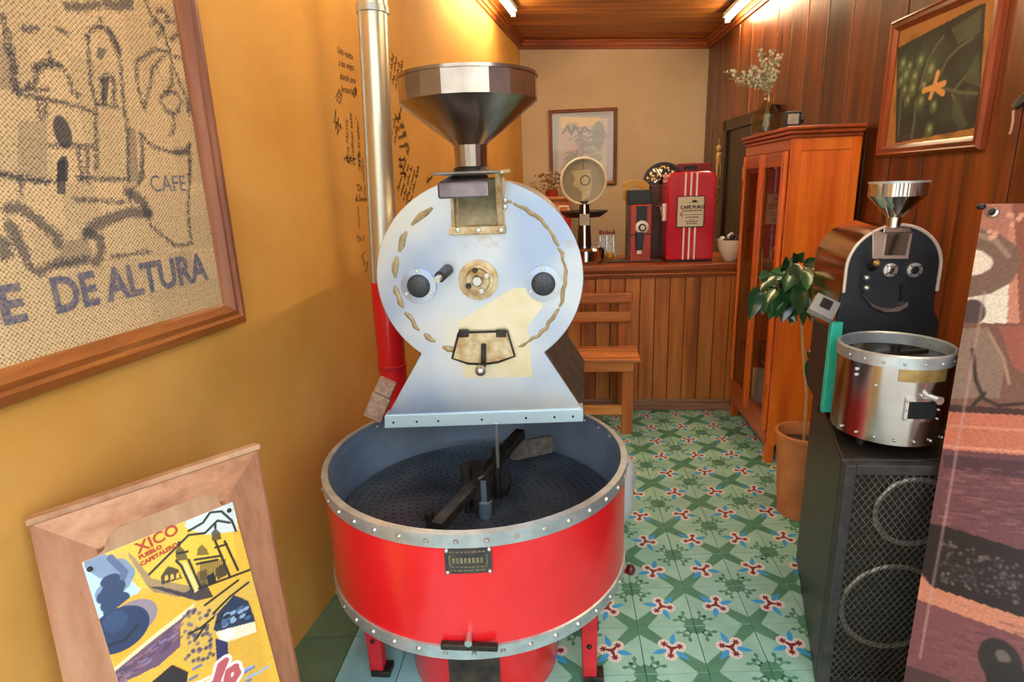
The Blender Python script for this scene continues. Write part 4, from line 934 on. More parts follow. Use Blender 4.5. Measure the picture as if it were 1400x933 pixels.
for ya, yb_ in ((YN+.022, ym-.002), (ym+.002, YF-.022)):
    d_ = obj('door', B().bb((XF-.018, yb_-.05, .175), (XF-.0005, yb_, ZT-.053)), W_cab, t, bevel=.003)
    obj('door_stile', B().bb((XF-.018, ya, .175), (XF-.0005, ya+.045, ZT-.053)), W_cab, d_, bevel=.003)
    for z0, z1 in ((.175, .26), (ZT-.12, ZT-.053)): obj('door_rail', B().bb((XF-.018, ya+.045, z0), (XF-.0005, yb_-.05, z1)), W_caby, d_, bevel=.003)
    obj('glazing_bead', B().bb((XF-.026, yb_-.062, .26), (XF-.016, yb_-.046, ZT-.12)), W_cab, d_, bevel=.003)
    obj('pane', B().bb((XF-.011, ya+.043, .258), (XF-.008, yb_-.048, ZT-.118)), M_pane, d_)
    for z in (.36, 1.44): obj('hinge', B().bb((XF-.021, (ya if ya < ym-.1 else yb_)-.004, z), (XF-.017, (ya if ya < ym-.1 else yb_)+.004, z+.07)), mat('brass_hinge', 'c9a86a', rough=.3, metal=.9), d_)
# things inside the cabinet
def cyl_cup(name, x, y, z, r, h, m, lab, cat, handle=True):
    t = thing(name, (x, y, z), lab, cat)
    obj('cup_body', B().lathe([(0, 0), (r*.85, 0), (r, h), (r*.92, h), (r*.78, .006), (0, .006)], (x, y, z), (0, 0, 1), 24), m, t, smooth=True)
    if handle:
        b = B(); b.tube([(x-.2*r, y-r*.9, z+h*.8), (x-.2*r, y-r*1.5, z+h*.7), (x-.2*r, y-r*1.5, z+h*.35), (x-.2*r, y-r*.85, z+h*.2)], .006, 8); obj('handle', b, m, t, smooth=True)
    return t
cyl_cup('mug', 1.13, 3.12, .4865, .05, .11, mat('grey_woven_glaze', '8d8074', 'b0a294', rough=.5, scale=80), 'grey patterned mug on a shelf inside the glazed cabinet', 'mug')
cyl_cup('tumbler', 1.13, 3.14, 1.1665, .045, .10, mat('pink_glass', 'c98f82', rough=.15), 'pinkish tumbler on the upper shelf inside the glazed cabinet', 'cup', False)
cyl_cup('woven_cup', 1.13, 3.10, .1505, .055, .16, mat('wicker_grey', '6d6256', '94887a', rough=.8, scale=120), 'tall grey wicker holder on the cabinet floor', 'cup', False)
for k in range(2):
    tag(obj('small_tin', B().box((1.12, 3.16, .487+.0165+.034*k-.0165+.0165), (.05, .07, .032)), mat('red_tin_%d' % k, ('b0342a', 'c4564a')[k], rough=.4), bevel=.004), ('red', 'pale red')[k]+' flat tin '+('under', 'on top of')[k]+' another tin inside the cabinet', 'tin')
t = thing('book', (1.16, 3.42, .151), 'white book standing on the floor of the cabinet', 'book')
obj('cover', B().bb((1.10, 3.38, .151), (1.24, 3.42, .36)), M_white, t); obj('pages', B().bb((1.096, 3.385, .155), (1.24, 3.415, .356)), M_crm, t)
t = thing('paper_bag', (1.14, 3.42, .817), 'kraft gift bag with looped handles on the cabinet shelf', 'bag')
obj('bag_body', B().bb((1.09, 3.36, .817), (1.17, 3.48, 1.0)), mat('kraft_bag', 'b88a52', 'c89c64', rough=.8, scale=20), t)
for x_ in (1.095, 1.165): b = B(); b.tube([(x_, 3.39, .998), (x_, 3.395, 1.05), (x_, 3.42, 1.07), (x_, 3.445, 1.05), (x_, 3.45, .998)], .004, 6); obj('handle', b, M_crm, t, smooth=True)
# jug of dried eucalyptus on the cabinet
ZC = ZT+.0525; Yv = 3.26; p = aty(1047, 180, Yv); p[2] = ZC
t = thing('bottle_vase', p, 'clear glass jug with a narrow neck standing on the cabinet', 'vase')
hv = aty(1047, 127, Yv)[2]-ZC; hb = aty(1047, 152, Yv)[2]-ZC
obj('jug', B().lathe([(0, 0), (.068, 0), (.072, .01), (.072, hb*.8), (.055, hb), (.025, hb+.03), (.018, hv-.02), (.022, hv-.015), (.02, hv), (.015, hv), (.015, hb+.05), (.05, hb-.01), (.068, hb*.8), (.068, .012), (0, .01)], p, (0, 0, 1), 36), glass('jug_glass', 'f7f3e6', 1.9), t, smooth=True)
t = thing('eucalyptus_bunch', p+(0, 0, .1), 'spray of dried silvery eucalyptus stems in the glass jug', 'flowers')
M_euc = [mat('eucalyptus_leaf_a', 'cfcab2', 'e2dcc6', rough=.7, scale=30), mat('eucalyptus_leaf_b', '7f826a', '999a80', rough=.7, scale=30)]
nk = p+(0, 0, hv)
for tx, ty in ((988, 98), (996, 108), (1012, 100), (1008, 118), (1022, 90), (1036, 62), (1040, 80), (1056, 66), (1068, 72), (1064, 100), (1030, 112), (1050, 92)):
    e = aty(tx, ty, Yv+random.uniform(-.08, .08)); b = B(); mid = nk+(e-nk)*.5+(0, 0, .025)
    P_ = [p+(random.uniform(-.02, .02), random.uniform(-.02, .02), .03), nk+(0, 0, -.03), nk, mid, e]; b.i = 1; b.tube(P_, .0022, 5)
    for k in range(18):
        s_ = .25+.75*k/21; c = nk+(e-nk)*s_+np.array((0, 0, .1*s_*(1-s_)))
        for sd_ in (0, 1):
            a = random.uniform(0, 6.28); n_ = nrm((random.uniform(-1, 1), -1.2, random.uniform(-.6, .8))); u_ = nrm(np.cross(n_, (0, 0, 1))); v_ = np.cross(n_, u_)
            r = random.uniform(.005, .0085); cc = c+u_*.012*math.cos(a)+v_*.012*math.sin(a)*1.2+(0, random.uniform(-.01, .01), 0); b.i = 0 if random.random() < .65 else 1
            b.af([b.av(cc+u_*r*math.cos(q*1.047)+v_*r*math.sin(q*1.047)) for q in range(6)])
    tag(obj('sprig', b, M_euc, t), kind='stuff')
q = aty(1084, 163, 2.99); t = thing('desk_clock', (q[0], 2.99, ZC), 'small black square clock standing on the cabinet corner', 'clock')
obj('case', B().bb((q[0]-.037, 2.985, ZC), (q[0]+.037, 3.045, ZC+.072)), M_blk, t, bevel=.004); obj('face', B().bb((q[0]-.026, 2.981, ZC+.014), (q[0]+.024, 2.986, ZC+.06)), mat('clock_face_grey', '8f8a86', 'b5b0aa', rough=.2, scale=20), t, bevel=.002)
obj('side_knob', B().cyl((q[0]+.037, 3.01, ZC+.035), (q[0]+.05, 3.01, ZC+.035), .018, n=14), M_blk, t)

# ================================================================== POTTED COFFEE PLANT
pc = (1.018, 2.43); M_terra = mat('terracotta', 'b06a38', 'c88048', rough=.8, scale=9, bmp=.25, bscale=90)
t = thing('plant_pot', (pc[0], pc[1], 0), 'tall terracotta pot on the tiles between the cabinet and the black speaker', 'pot')
obj('pot_body', B().lathe([(0, 0), (.082, 0), (.112, .365), (.118, .37), (.118, .385), (.106, .388), (.100, .37), (.096, .33), (0, .33)], (*pc, 0), (0, 0, 1), 40), M_terra, t, smooth=True)
obj('soil', B().lathe([(.098, .331), (.06, .338), (0, .342)], (*pc, 0), (0, 0, 1), 24), mat('potting_soil', '2c1d13', '45301f', rough=.95, scale=60, bmp=1, bscale=80), t)
t = thing('coffee_plant', (pc[0], pc[1], .342), 'young coffee plant with glossy drooping leaves on one pale stem', 'plant')
st_ = [np.array((pc[0], pc[1], .34)), aty(1103, 540, 2.40), aty(1098, 480, 2.38), aty(1096, 435, 2.37), aty(1092, 395, 2.36), aty(1090, 362, 2.36)]
b = B(); b.tube(st_, [.007, .006, .006, .005, .004, .003], 8); obj('stem', b, mat('pale_stem', 'c09a64', 'd0ac78', rough=.7, scale=40), t, smooth=True)
M_lf = [mat('leaf_%d' % k, a_, c_, rough=.24, scale=25, coat=.4) for k, (a_, c_) in enumerate((('1d4026', '2a5230'), ('2c5a34', '3f6e42'), ('16321f', '22452b')))]
def leaf(base, tip, wd, nrml, m):
    base, tip = np.array(base, float), np.array(tip, float); d = tip-base; L = np.linalg.norm(d); u = d/L; s_ = nrm(np.cross(u, nrml)); n_ = np.cross(s_, u); b = B(); ns = 10
    C_, L_, R2 = [], [], []
    for k in range(ns+1):
        f = k/ns; w_ = wd*math.sin(math.pi*min(1, f**.85))**.8*(1-.25*f) if 0 < f < 1 else .0006
        dr = n_*(-.10*L*f*f); cst = base+d*f+dr; rip = .035*L*math.sin(f*22)*.18
        C_.append(b.av(cst)); L_.append(b.av(cst-s_*w_+n_*(w_*.28+rip))); R2.append(b.av(cst+s_*w_+n_*(w_*.28-rip)))
    for k in range(ns): b.af([L_[k], C_[k], C_[k+1], L_[k+1]]); b.af([C_[k], R2[k], R2[k+1], C_[k+1]])
    return obj('leaf', b, m, t, smooth=True, ang=80)
LV = [((1058, 372), (1046, 392), 8, 1), ((1082, 372), (1074, 398), 10, 0), ((1098, 378), (1092, 408), 11, 1), ((1064, 410), (1052, 436), 9, 0), ((1076, 414), (1088, 440), 9, 0), ((1104, 360), (1112, 374), 7, 1), ((1090, 352), (1080, 362), 6, 1), ((1086, 404), (1100, 434), 10, 1), ((1112, 400), (1104, 430), 10, 0), ((1050, 384), (1062, 400), 8, 2), ((1070, 384), (1084, 404), 10, 2), ((1100, 368), (1084, 380), 8, 1), ((1035, 392), (1027, 437), 11, 0), ((1046, 398), (1043, 430), 10, 1), ((1060, 378), (1040, 396), 8, 0), ((1052, 372), (1038, 380), 6, 0), ((1070, 368), (1054, 384), 9, 1), ((1078, 364), (1068, 396), 12, 1), ((1086, 360), (1090, 388), 10, 2), ((1090, 360), (1086, 347), 6, 0), ((1092, 358), (1098, 346), 7, 0), ((1102, 372), (1104, 396), 9, 1), ((1110, 366), (1122, 392), 10, 2), ((1098, 362), (1122, 355), 7, 2), ((1072, 392), (1062, 436), 12, 0), ((1080, 398), (1070, 440), 12, 2), ((1090, 390), (1094, 430), 13, 0), ((1084, 410), (1082, 444), 8, 1), ((1066, 400), (1056, 428), 9, 1), ((1100, 385), (1106, 425), 12, 2), ((1112, 388), (1120, 418), 10, 2), ((1075, 380), (1078, 410), 11, 2), ((1060, 395), (1050, 412), 8, 0), ((1096, 372), (1112, 380), 9, 0), ((1070, 372), (1076, 352), 7, 2), ((1105, 400), (1110, 440), 9, 2), ((1088, 380), (1076, 425), 10, 0), ((1118, 375), (1130, 400), 9, 2), ((1094, 400), (1100, 445), 8, 1), ((1108, 490), (1104, 520), 6, 0), ((1106, 478), (1114, 500), 6, 2)]
for k, (a_, c_, w_, mi) in enumerate(LV):
    dy = random.uniform(-.09, .07); A2 = aty(a_[0], a_[1], 2.33+dy+.02); C2 = aty(c_[0], c_[1], 2.33+dy-.03)
    leaf(A2, C2, w_*.0031, (random.uniform(-.5, .3), -1, random.uniform(.1, .6)), M_lf[mi])
    if k % 3 == 0 and k < 26: b = B(); b.tube([st_[4]+(0, 0, -.05+.03*random.random()), (st_[4]+A2)/2+(0, 0, .015), A2], .002, 5); obj('twig', b, M_lf[0], t)

# ================================================================== SPEAKER
M_spk = mat('black_speaker_coating', '1a1613', '241f1b', rough=.38, scale=30, bmp=.3, bscale=300)
SX0, SX1, SY0, SY1, SZ = .722, 1.20, 1.455, 2.09, .722; bx0, bx1 = .89, 1.12
t = thing('loudspeaker', ((SX0+SX1)/2, 1.75, 0), 'tall black loudspeaker box with a metal mesh grille under the small roaster', 'speaker')
b = B(); b.hexa([(SX0, SY0+.03, .0), (SX1, SY0+.03, .0), (bx1, SY1, .0), (bx0, SY1, .0), (SX0, SY0+.03, SZ), (SX1, SY0+.03, SZ), (bx1, SY1, SZ), (bx0, SY1, SZ)]); obj('box', b, M_spk, t, bevel=.006)
fw_ = .028; M_fr = mat('grey_frame_paint', '3a3736', '4a4644', rough=.4, metal=.4, scale=20)
for lo, hi in (((SX0, SY0, 0), (SX0+fw_, SY0+.03, SZ-.004)), ((SX1-fw_, SY0, 0), (SX1, SY0+.03, SZ-.004)), ((SX0+fw_, SY0, 0), (SX1-fw_, SY0+.03, fw_)), ((SX0+fw_, SY0, SZ-.004-fw_), (SX1-fw_, SY0+.03, SZ-.004))):
    obj('grille_frame', B().bb(lo, hi), M_fr, t, bevel=.003)
gx0, gx1, gz0, gz1 = SX0+fw_, SX1-fw_, fw_, SZ-.004-fw_; b = B(); px_, pz_ = .0185, .026; sl_ = pz_/px_
def clipline(x, z, dx, dz):
    t0, t1 = -9e9, 9e9
    for o_, d_, lo, hi in ((x, dx, gx0, gx1), (z, dz, gz0, gz1)):
        a_, c_ = (lo-o_)/d_, (hi-o_)/d_; t0 = max(t0, min(a_, c_)); t1 = min(t1, max(a_, c_))
    return (t0, t1) if t1 > t0 else None
for s_ in (1, -1):
    for k in range(-45, 46):
        x = (gx0+gx1)/2+k*px_; r = clipline(x, (gz0+gz1)/2, 1, s_*sl_)
        if r: b.beam((x+r[0], SY0+.008+.001*s_, (gz0+gz1)/2+s_*sl_*r[0]), (x+r[1], SY0+.008+.001*s_, (gz0+gz1)/2+s_*sl_*r[1]), .0022, .002, (0, 1, 0))
tag(obj('mesh_grille', b, mat('bronze_wire', '5f564c', '7a6f62', rough=.4, metal=.7, scale=40), t), kind='stuff')
for cx_, cz_, r in ((.90, .27, .125), (.92, .57, .09)):
    obj('speaker_ring', B().lathe([(r, -.004), (r+.008, -.008), (r+.014, -.004), (r+.012, 0), (r, 0)], (cx_, SY0+.029, cz_), (0, 1, 0), 48), mat('grey_ring_metal', '8a7d74', rough=.4, metal=.5), t, smooth=True)
    obj('cone', B().lathe([(0, .006), (r*.3, .004), (r*.98, .001)], (cx_, SY0+.028, cz_), (0, -1, 0), 40), mat('paper_cone', '191614', rough=.8), t, smooth=True)

# ================================================================== SMALL ROASTER
bc = (.902, 1.635); br = .138; zb0, zr = .752, .998; YQ = 1.795
M_st = mat('polished_steel', 'b3aca6', 'cfc8c2', rough=.2, metal=1, scale=6); M_bk = mat('matt_black_paint', '1b1c22', '24252c', rough=.45, scale=12)
M_teal = mat('teal_paint', '2aa88c', '34b498', rough=.4, scale=8); M_bras = mat('brass_plate', '9a7c4c', 'b39660', rough=.4, metal=.7, scale=40)
t = thing('small_roaster', (bc[0], bc[1], SZ), 'small black and steel coffee roaster with teal side standing on the loudspeaker', 'roaster')
bn = obj('cooling_bin', B().lathe([(0, zb0), (br, zb0), (br, zr-.03), (br-.006, zr-.03), (br-.006, zb0+.10), (0, zb0+.10)], (*bc, 0), (0, 0, 1), 56), M_st, t, smooth=True)
obj('rim_band', B().lathe([(br-.004, zr-.034), (br+.004, zr-.034), (br+.004, zr-.004), (br-.002, zr), (br-.008, zr-.004), (br-.008, zr-.034)], (*bc, 0), (0, 0, 1), 56, closed=True), M_galv, bn, smooth=True)
obj('tray_floor', B().lathe([(0, zr-.075), (br-.007, zr-.075)], (*bc, 0), (0, 0, 1), 40), M_binf, bn)
ab = obj('stirrer', B().box((*bc, zr-.03), (.2, .016, .012), Matrix.Rotation(.25, 3, 'Z')), M_iron, t, bevel=.002); obj('stirrer_hub', B().cyl((*bc, zr-.074), (*bc, zr-.005), .012), M_iron, ab, smooth=True)
def ob2(x, z, off):
    a = math.asin(max(-.99, min(.99, (x-bc[0])/br))); return np.array((bc[0]+(br+off)*math.sin(a), bc[1]-(br+off)*math.cos(a), z))
for k in range(9):
    a = math.radians(-75+150*k/8)
    for z_ in (zr-.02, zb0+.016): obj('rivet', B().sphere((bc[0]+(br+.003)*math.sin(a), bc[1]-(br+.003)*math.cos(a), z_), .0042, 8, 6), M_bolt, bn, smooth=True)
for px, py in ((1158, 520), (1167, 512), (1199, 528), (1250, 535)):
    q = aty(px, py, bc[1]-br+.03); obj('rivet', B().sphere(ob2(min(q[0], bc[0]+br*.9) if q[0] > bc[0]-br*.9 else bc[0]-br*.9, q[2], .002), .005, 8, 6), M_bolt, bn, smooth=True)
def patch(name, x0, x1, z0, z1, o0, o1, m, par, n=8):
    b = B(); rws = []
    for k in range(n+1):
        x = x0+(x1-x0)*k/n; rws.append([b.av(ob2(x, z0, o0)), b.av(ob2(x, z0, o1)), b.av(ob2(x, z1, o1)), b.av(ob2(x, z1, o0))])
    for A2, D2 in zip(rws, rws[1:]):
        for i in range(4): b.af([A2[i], D2[i], D2[(i+1) % 4], A2[(i+1) % 4]])
    b.af(rws[0]); b.af(rws[-1][::-1]); return obj(name, b, m, par)
zf = lambda py, off=0: aty(1245, py, bc[1]-br*.9)[2]
xq = lambda px: aty(px, 510, bc[1]-br*.9)[0]
patch('brass_plate', xq(1228), xq(1293), zf(521), zf(497), 0, .003, M_bras, bn)
og = patch('outlet_frame', xq(1240), xq(1286), zf(573), zf(542), 0, .008, M_st, bn); patch('outlet_hole', xq(1244), xq(1281), zf(569), zf(546), .008, .0085, M_hole, og)
q = ob2(xq(1274), zf(541), .0); n2 = nrm((q[0]-bc[0], q[1]-bc[1], 0)); obj('outlet_knob', B().cyl(q, q+n2*.03, .008, .011, 14), M_bolt, og, smooth=True)
for fx in (1242, 1285):
    for fy in (546, 558, 570): obj('outlet_screw', B().sphere(ob2(xq(fx), zf(fy), .009), .003, 8, 6), M_bolt, og, smooth=True)
# body behind the bin
def E2(x, y, dy=0): return aty(x, y, YQ-dy)
ctr = (E2(1153, 400)[0]+E2(1280, 400)[0])/2; ra = (E2(1280, 400)[0]-E2(1153, 400)[0])/2; ztop = E2(1216, 308)[2]; zs = ztop-ra*.95
pts = [(ctr-ra*1.1, YQ, zr-.06), (ctr+ra*1.15, YQ, zr-.06), (ctr+ra*1.15, YQ, zr+.02), (ctr+ra*1.0, YQ, zr+.06)]
for k in range(25): a = math.pi*k/24; pts.append((ctr+ra*math.cos(a), YQ, zs+ra*.95*math.sin(a)))
fp = obj('face_plate', B().prism(pts, (0, .014, 0)), M_bk, t, bevel=.002)
b = B(); b.tube([(ctr+ra*1.0, YQ-.002, zs-.07)]+[(ctr+ra*math.cos(math.pi*k/24), YQ-.002, zs+ra*.95*math.sin(math.pi*k/24)) for k in range(25)]+[(ctr-ra*1.0, YQ-.002, zs-.07)], .005, 8); obj('edge_trim', b, mat('pale_edge_trim', 'd8c4b4', rough=.4, metal=.3), fp, smooth=True)
obj('drum_barrel', B().prism([(ctr-ra*.98, YQ+.015, zr-.02), (ctr+ra*.98, YQ+.015, zr-.02)]+[(ctr+ra*.98*math.cos(math.pi*k/24), YQ+.015, zs+ra*.93*math.sin(math.pi*k/24)) for k in range(25)], (.02, .26, 0)), mat('copper_mirror_steel', 'c89a70', 'd8b48c', rough=.12, metal=1, scale=3), t, smooth=True, ang=30)
bl, br_ = E2(1131, 500)[0], ctr+ra
obj('base_box', B().hexa([(bl, YQ+.015, SZ+.012), (br_, YQ+.015, SZ+.012), (br_, YQ+.255, SZ+.012), (bl+.05, YQ+.255, SZ+.012), (bl, YQ+.015, zr-.021), (br_, YQ+.015, zr-.021), (br_, YQ+.255, zr-.021), (bl+.05, YQ+.255, zr-.021)]), M_bk, t, bevel=.004)
tx0, tx1 = E2(1131, 500, .02)[0], E2(1147, 500, .02)[0]; obj('teal_panel', B().bb((tx0, YQ-.02, SZ+.014), (tx1, YQ, E2(1138, 441, .02)[2])), M_teal, t, bevel=.003)
for fx, fy in ((tx0+.02, YQ+.03), (ctr+ra-.03, YQ+.03), (tx0+.09, YQ+.17), (ctr+ra-.03, YQ+.17)): obj('foot', B().cyl((fx, fy, SZ+.0005), (fx, fy, SZ+.012), .014), M_blk, t)
for a in (210, 330): obj('bin_foot', B().cyl((bc[0]+.1*math.cos(math.radians(a)), bc[1]+.1*math.sin(math.radians(a)), SZ+.0005), (bc[0]+.1*math.cos(math.radians(a)), bc[1]+.1*math.sin(math.radians(a)), zb0), .012), M_blk, t)
q = E2(1130, 422, .03); rot = Matrix.Rotation(-.6, 3, 'X') @ Matrix.Rotation(.55, 3, 'Y'); cp = obj('control_panel', B().box(q+(0, .02, -.002), (.07, .03, .062), rot), mat('grey_control_panel', '7e7a78', '989490', rough=.35, scale=12), t, bevel=.003)
obj('control_screen', B().box(q+np.array(rot @ Vector((0, -.0165, .004)))+(0, .02, 0), (.03, .004, .03), rot), M_blk, cp)
# face details
for x_, y_, r in ((1216, 369, .020), (1249, 369, .021)):
    p = E2(x_, y_); g = obj('gauge', B().lathe([(0, 0), (r, 0), (r, .008), (r*.6, .010), (r*.55, .006), (0, .006)], p, (0, -1, 0), 28), mat('satin_flange', 'c4bab4', rough=.35, metal=.7), fp, smooth=True)
    obj('gauge_face', B().lathe([(0, .012), (r*.5, .0085), (r*.55, .006)], p, (0, -1, 0), 20), M_st if x_ < 1230 else M_blk, g, smooth=True)
    for k in range(4): a = math.radians(45+90*k); obj('screw', B().sphere(p+np.array((r*.8*math.cos(a), -.010, r*.8*math.sin(a))), .0025, 8, 5), M_blk, g, smooth=True)
p = E2(1192, 366); kn = obj('trier', B().cyl(p, aty(1199, 360, YQ-.06), .012, .010, 16), M_iron, fp, smooth=True); obj('trier_end', B().sphere(aty(1199, 360, YQ-.062), .010, 12, 8), M_bras, kn, smooth=True)
for x_, y_ in ((1185, 380), (1185, 394)): k_ = obj('knob_stem', B().cyl(E2(x_, y_), E2(x_, y_, .02), .006), M_iron, fp, smooth=True); obj('knob', B().sphere(E2(x_, y_, .026), .009, 14, 8), M_bolt, k_, smooth=True)
dpt = [E2(x_, y_) for x_, y_ in ((1188, 391), (1228, 391), (1238, 408), (1228, 420), (1210, 424), (1192, 418), (1178, 402))]
dd = obj('discharge_door', B().prism(dpt, (0, -.006, 0)), M_bk, fp, bevel=.001)
cr = [(1176, 401), (1186, 412), (1200, 419), (1215, 421), (1230, 417), (1239, 411), (1238, 418), (1226, 425), (1208, 426), (1190, 419)]
obj('door_lip', B().prism([E2(x_, y_, .006) for x_, y_ in cr], (0, -.012, 0)), M_st, dd); obj('latch', B().beam(E2(1233, 390, .01), E2(1233, 412, .01), .007, .007, (0, 1, 0)), M_iron, dd)
sc_ = [E2(x_, y_) for x_, y_ in ((1191, 354), (1240, 354), (1246, 318), (1191, 316))]
cht = obj('feed_chute', B().prism(sc_, (0, -.008, 0)), mat('pinkish_steel', 'cdb0a4', rough=.35, metal=.7), fp, bevel=.002)
obj('chute_slide', B().prism([E2(x_, y_, .009) for x_, y_ in ((1208, 349), (1237, 349), (1243, 320), (1212, 320))], (0, -.003, 0)), M_chrome, cht)
obj('chute_cap', B().hexa([E2(1208, 319, .06), E2(1248, 319, .06), E2(1248, 319, -.01), E2(1208, 319, -.01), E2(1208, 311, .06), E2(1246, 311, .06), E2(1246, 311, -.01), E2(1208, 311, -.01)]), M_st, cht, bevel=.003)
hY = YQ-.03; hx = aty(1225, 280, hY)[0]; hr = (aty(1262, 255, hY)[0]-aty(1188, 255, hY)[0])/2; H4, H3, H2, H1 = (aty(1225, y_, hY)[2] for y_ in (249, 268, 297, 312))
hp2 = obj('hopper', B().lathe([(.017, H1), (.019, H2), (hr, H3), (hr, H4), (hr-.003, H4), (hr-.004, H3), (.015, H2), (.014, H1)], (hx, hY, 0), (0, 0, 1), 40), M_chrome, t, smooth=True, ang=20)
obj('rim_bead', B().lathe([(hr-.002, H4-.003), (hr+.003, H4-.003), (hr+.003, H4+.002), (hr-.002, H4+.002)], (hx, hY, 0), (0, 0, 1), 40, closed=True), M_galv, hp2, smooth=True)

# ================================================================== BANNER ON AN X-STAND
A = np.array((1.05, 1.59, 1.356)); A = aty(1345, 279, 1.59); Bq = aty(1235, 933, 1.30); dn = (A-Bq)/np.linalg.norm(A-Bq); Bq = A-dn*((A[2]-.04)/dn[2])
Ub = nrm((.6, -.8, .03)); Ub = nrm(Ub-dn*np.dot(Ub, dn)*.0); LB = np.linalg.norm(A-Bq)
t = thing('printed_banner', (Bq[0], Bq[1], 0), 'reddish-brown printed vinyl banner stretched on a leaning stand by the loudspeaker', 'banner')
class SkewPrint(Print):
    def uv(s, p):
        q = atp(p[0], p[1], s.O, s.N)-s.O; m_ = np.array([[1, np.dot(s.U, s.V)], [np.dot(s.U, s.V), 1]]); return np.linalg.solve(m_, (np.dot(q, s.U), np.dot(q, s.V)))
pr = SkewPrint(Bq, Ub, dn, .6, LB, 190, 420, '86504c'); pr.N = nrm(np.cross(Ub, dn))
pr.poly([(1330, 260), (1440, 260), (1440, 450), (1310, 450)], 'b87868')
pr.poly([(1384, 270), (1440, 270), (1440, 460), (1384, 460)], '8f5448'); pr.poly([(1376, 330), (1386, 290), (1394, 445), (1378, 445)], 'd08c74')
pr.poly([(1300, 322), (1368, 340), (1379, 380), (1377, 443), (1300, 443)], 'efe3cf')
pr.line([(1330, 326), (1352, 330), (1372, 344), (1377, 360), (1368, 377), (1348, 388), (1322, 393)], .052, '7b5f54')
pr.line([(1340, 322), (1362, 330), (1378, 350)], .012, 'a08478'); pr.disc((1329, 427), .028, '4c4040', ry=.032)
pr.poly([(1280, 442), (1440, 442), (1440, 570), (1280, 556)], '7c5448')
pr.poly([(1300, 450), (1352, 448), (1374, 500), (1366, 545), (1300, 545)], '8d7466'); pr.poly([(1366, 446), (1440, 446), (1440, 540), (1384, 500)], 'a05a4c')
pr.line([(1330, 478), (1334, 520), (1345, 545), (1365, 555), (1400, 552)], .008, '33241f'); pr.line([(1330, 555), (1346, 538)], .008, '33241f'); pr.line([(1352, 455), (1372, 490), (1380, 525)], .006, 'b09078')
pr.poly([(1270, 556), (1440, 566), (1440, 632), (1260, 610)], 'c8725a'); pr.poly([(1270, 552), (1440, 562), (1440, 570), (1270, 562)], '43292a'); pr.line([(1296, 582), (1420, 590)], .005, 'dc9478'); pr.line([(1290, 610), (1420, 620)], .006, 'dd9a80')
pr.poly([(1260, 612), (1440, 626), (1440, 768), (1230, 715)], '6f4348'); pr.poly([(1290, 622), (1440, 634), (1440, 660), (1290, 640)], '50323a')
for k in range(120):
    x = random.uniform(1280, 1400); y = 640+random.random()*90; pr.line([(x, y), (x+random.uniform(8, 24), y+2)], .003, random.choice(['8e5a5c', '4e2e34', '9c6a66']), .6)
pr.poly([(1250, 712), (1300, 722), (1440, 765), (1440, 860), (1275, 803), (1250, 770)], '211a1d')
for k in range(160):
    s_ = random.random(); x = 1285+s_*115; pr.disc((x, random.uniform(735+s_*40, 795+s_*35)), random.uniform(.002, .004), random.choice(['5a4a4c', '43383a', '6e5e5e']))
pr.poly([(1240, 770), (1275, 803), (1440, 858), (1440, 885), (1250, 822)], 'cf8468'); pr.poly([(1240, 815), (1440, 885), (1440, 1100), (1180, 1100)], '7c484a')
for k in range(90):
    x = random.uniform(1250, 1400); y = 850+random.random()*80; pr.line([(x, y), (x+random.uniform(8, 20), y+4)], .003, random.choice(['94605c', '5a343a', '8e5450']), .6)
pr.poly([(1225, 905), (1300, 930), (1300, 1000), (1200, 1000)], '3c2a2c', al=.7); pr.disc((1368, 905), .042, '2a2224', ry=.05); pr.disc((1372, 898), .014, '6c5c5a'); pr.disc((1385, 940), .05, '231c1e')
for k in range(10): pr.disc((random.uniform(1350, 1400), random.uniform(290, 330)), .006, 'e0a890')
pr.line([(1346, 400), (1318, 560), (1296, 690), (1270, 830), (1258, 900)], .006, 'c29c90', .55); 
G3 = (pr.O+pr.X[..., None]*pr.U+pr.Y[..., None]*pr.V-CP) @ RM           # grid seen from the camera: where the photograph's frame ends the print is carried on mirrored
gpx = np.where(G3[..., 2] < -.02, 700+F*G3[..., 0]/np.maximum(-G3[..., 2], .02), 9999)
for r_ in range(pr.ny):
    jc = max(12, int((gpx[r_] < 1425).sum())-1)
    idx = np.arange(pr.nx); k_ = np.abs((idx % (2*jc))); src = np.where(k_ <= jc, k_, 2*jc-k_); pr.a[r_] = pr.a[r_, np.clip(np.where(idx <= jc, idx, src), 0, jc)]
pr.a *= .93; pr.grain(.16)
pr.build('sheet', vcol('vinyl_print', .42), t, 0, bend=lambda X, Y: .004*np.sin(X*9)*np.sin(Y*3))
def ban(u, v, off=0): return Bq+Ub*u+dn*v+pr.N*off
b = B(); b.hexa([ban(0, 0, -.0055), ban(.6, 0, -.0055), ban(.6, LB, -.0055), ban(0, LB, -.0055), ban(0, 0, -.0045), ban(.6, 0, -.0045), ban(.6, LB, -.0045), ban(0, LB, -.0045)]); obj('backing', b, M_white, t)
for u_, v_ in ((.022, LB-.022), (.578, LB-.022), (.022, .03), (.578, .03)):
    e_ = obj('eyelet', B().lathe([(.006, 0), (.013, 0), (.013, .004), (.009, .006), (.006, .004)], ban(u_, v_, .003), pr.N, 20, closed=True), M_bolt, t, smooth=True)
    obj('stand_tip', B().cyl(ban(u_, v_, -.03), ban(u_, v_, .014), .0055, n=10), M_blk, e_)
for (a_, c_) in (((.022, LB-.022), (.578, .03)), ((.578, LB-.022), (.022, .03))): obj('stand_pole', B().cyl(ban(*a_, -.028), ban(*c_, -.028), .006, n=10), M_blk, t, smooth=True)
for u_ in (.022, .578): obj('stand_foot', B().cyl(ban(u_, .03, -.028), (*ban(u_, .03, -.0)[:2], .004), .006, n=10), M_blk, t)
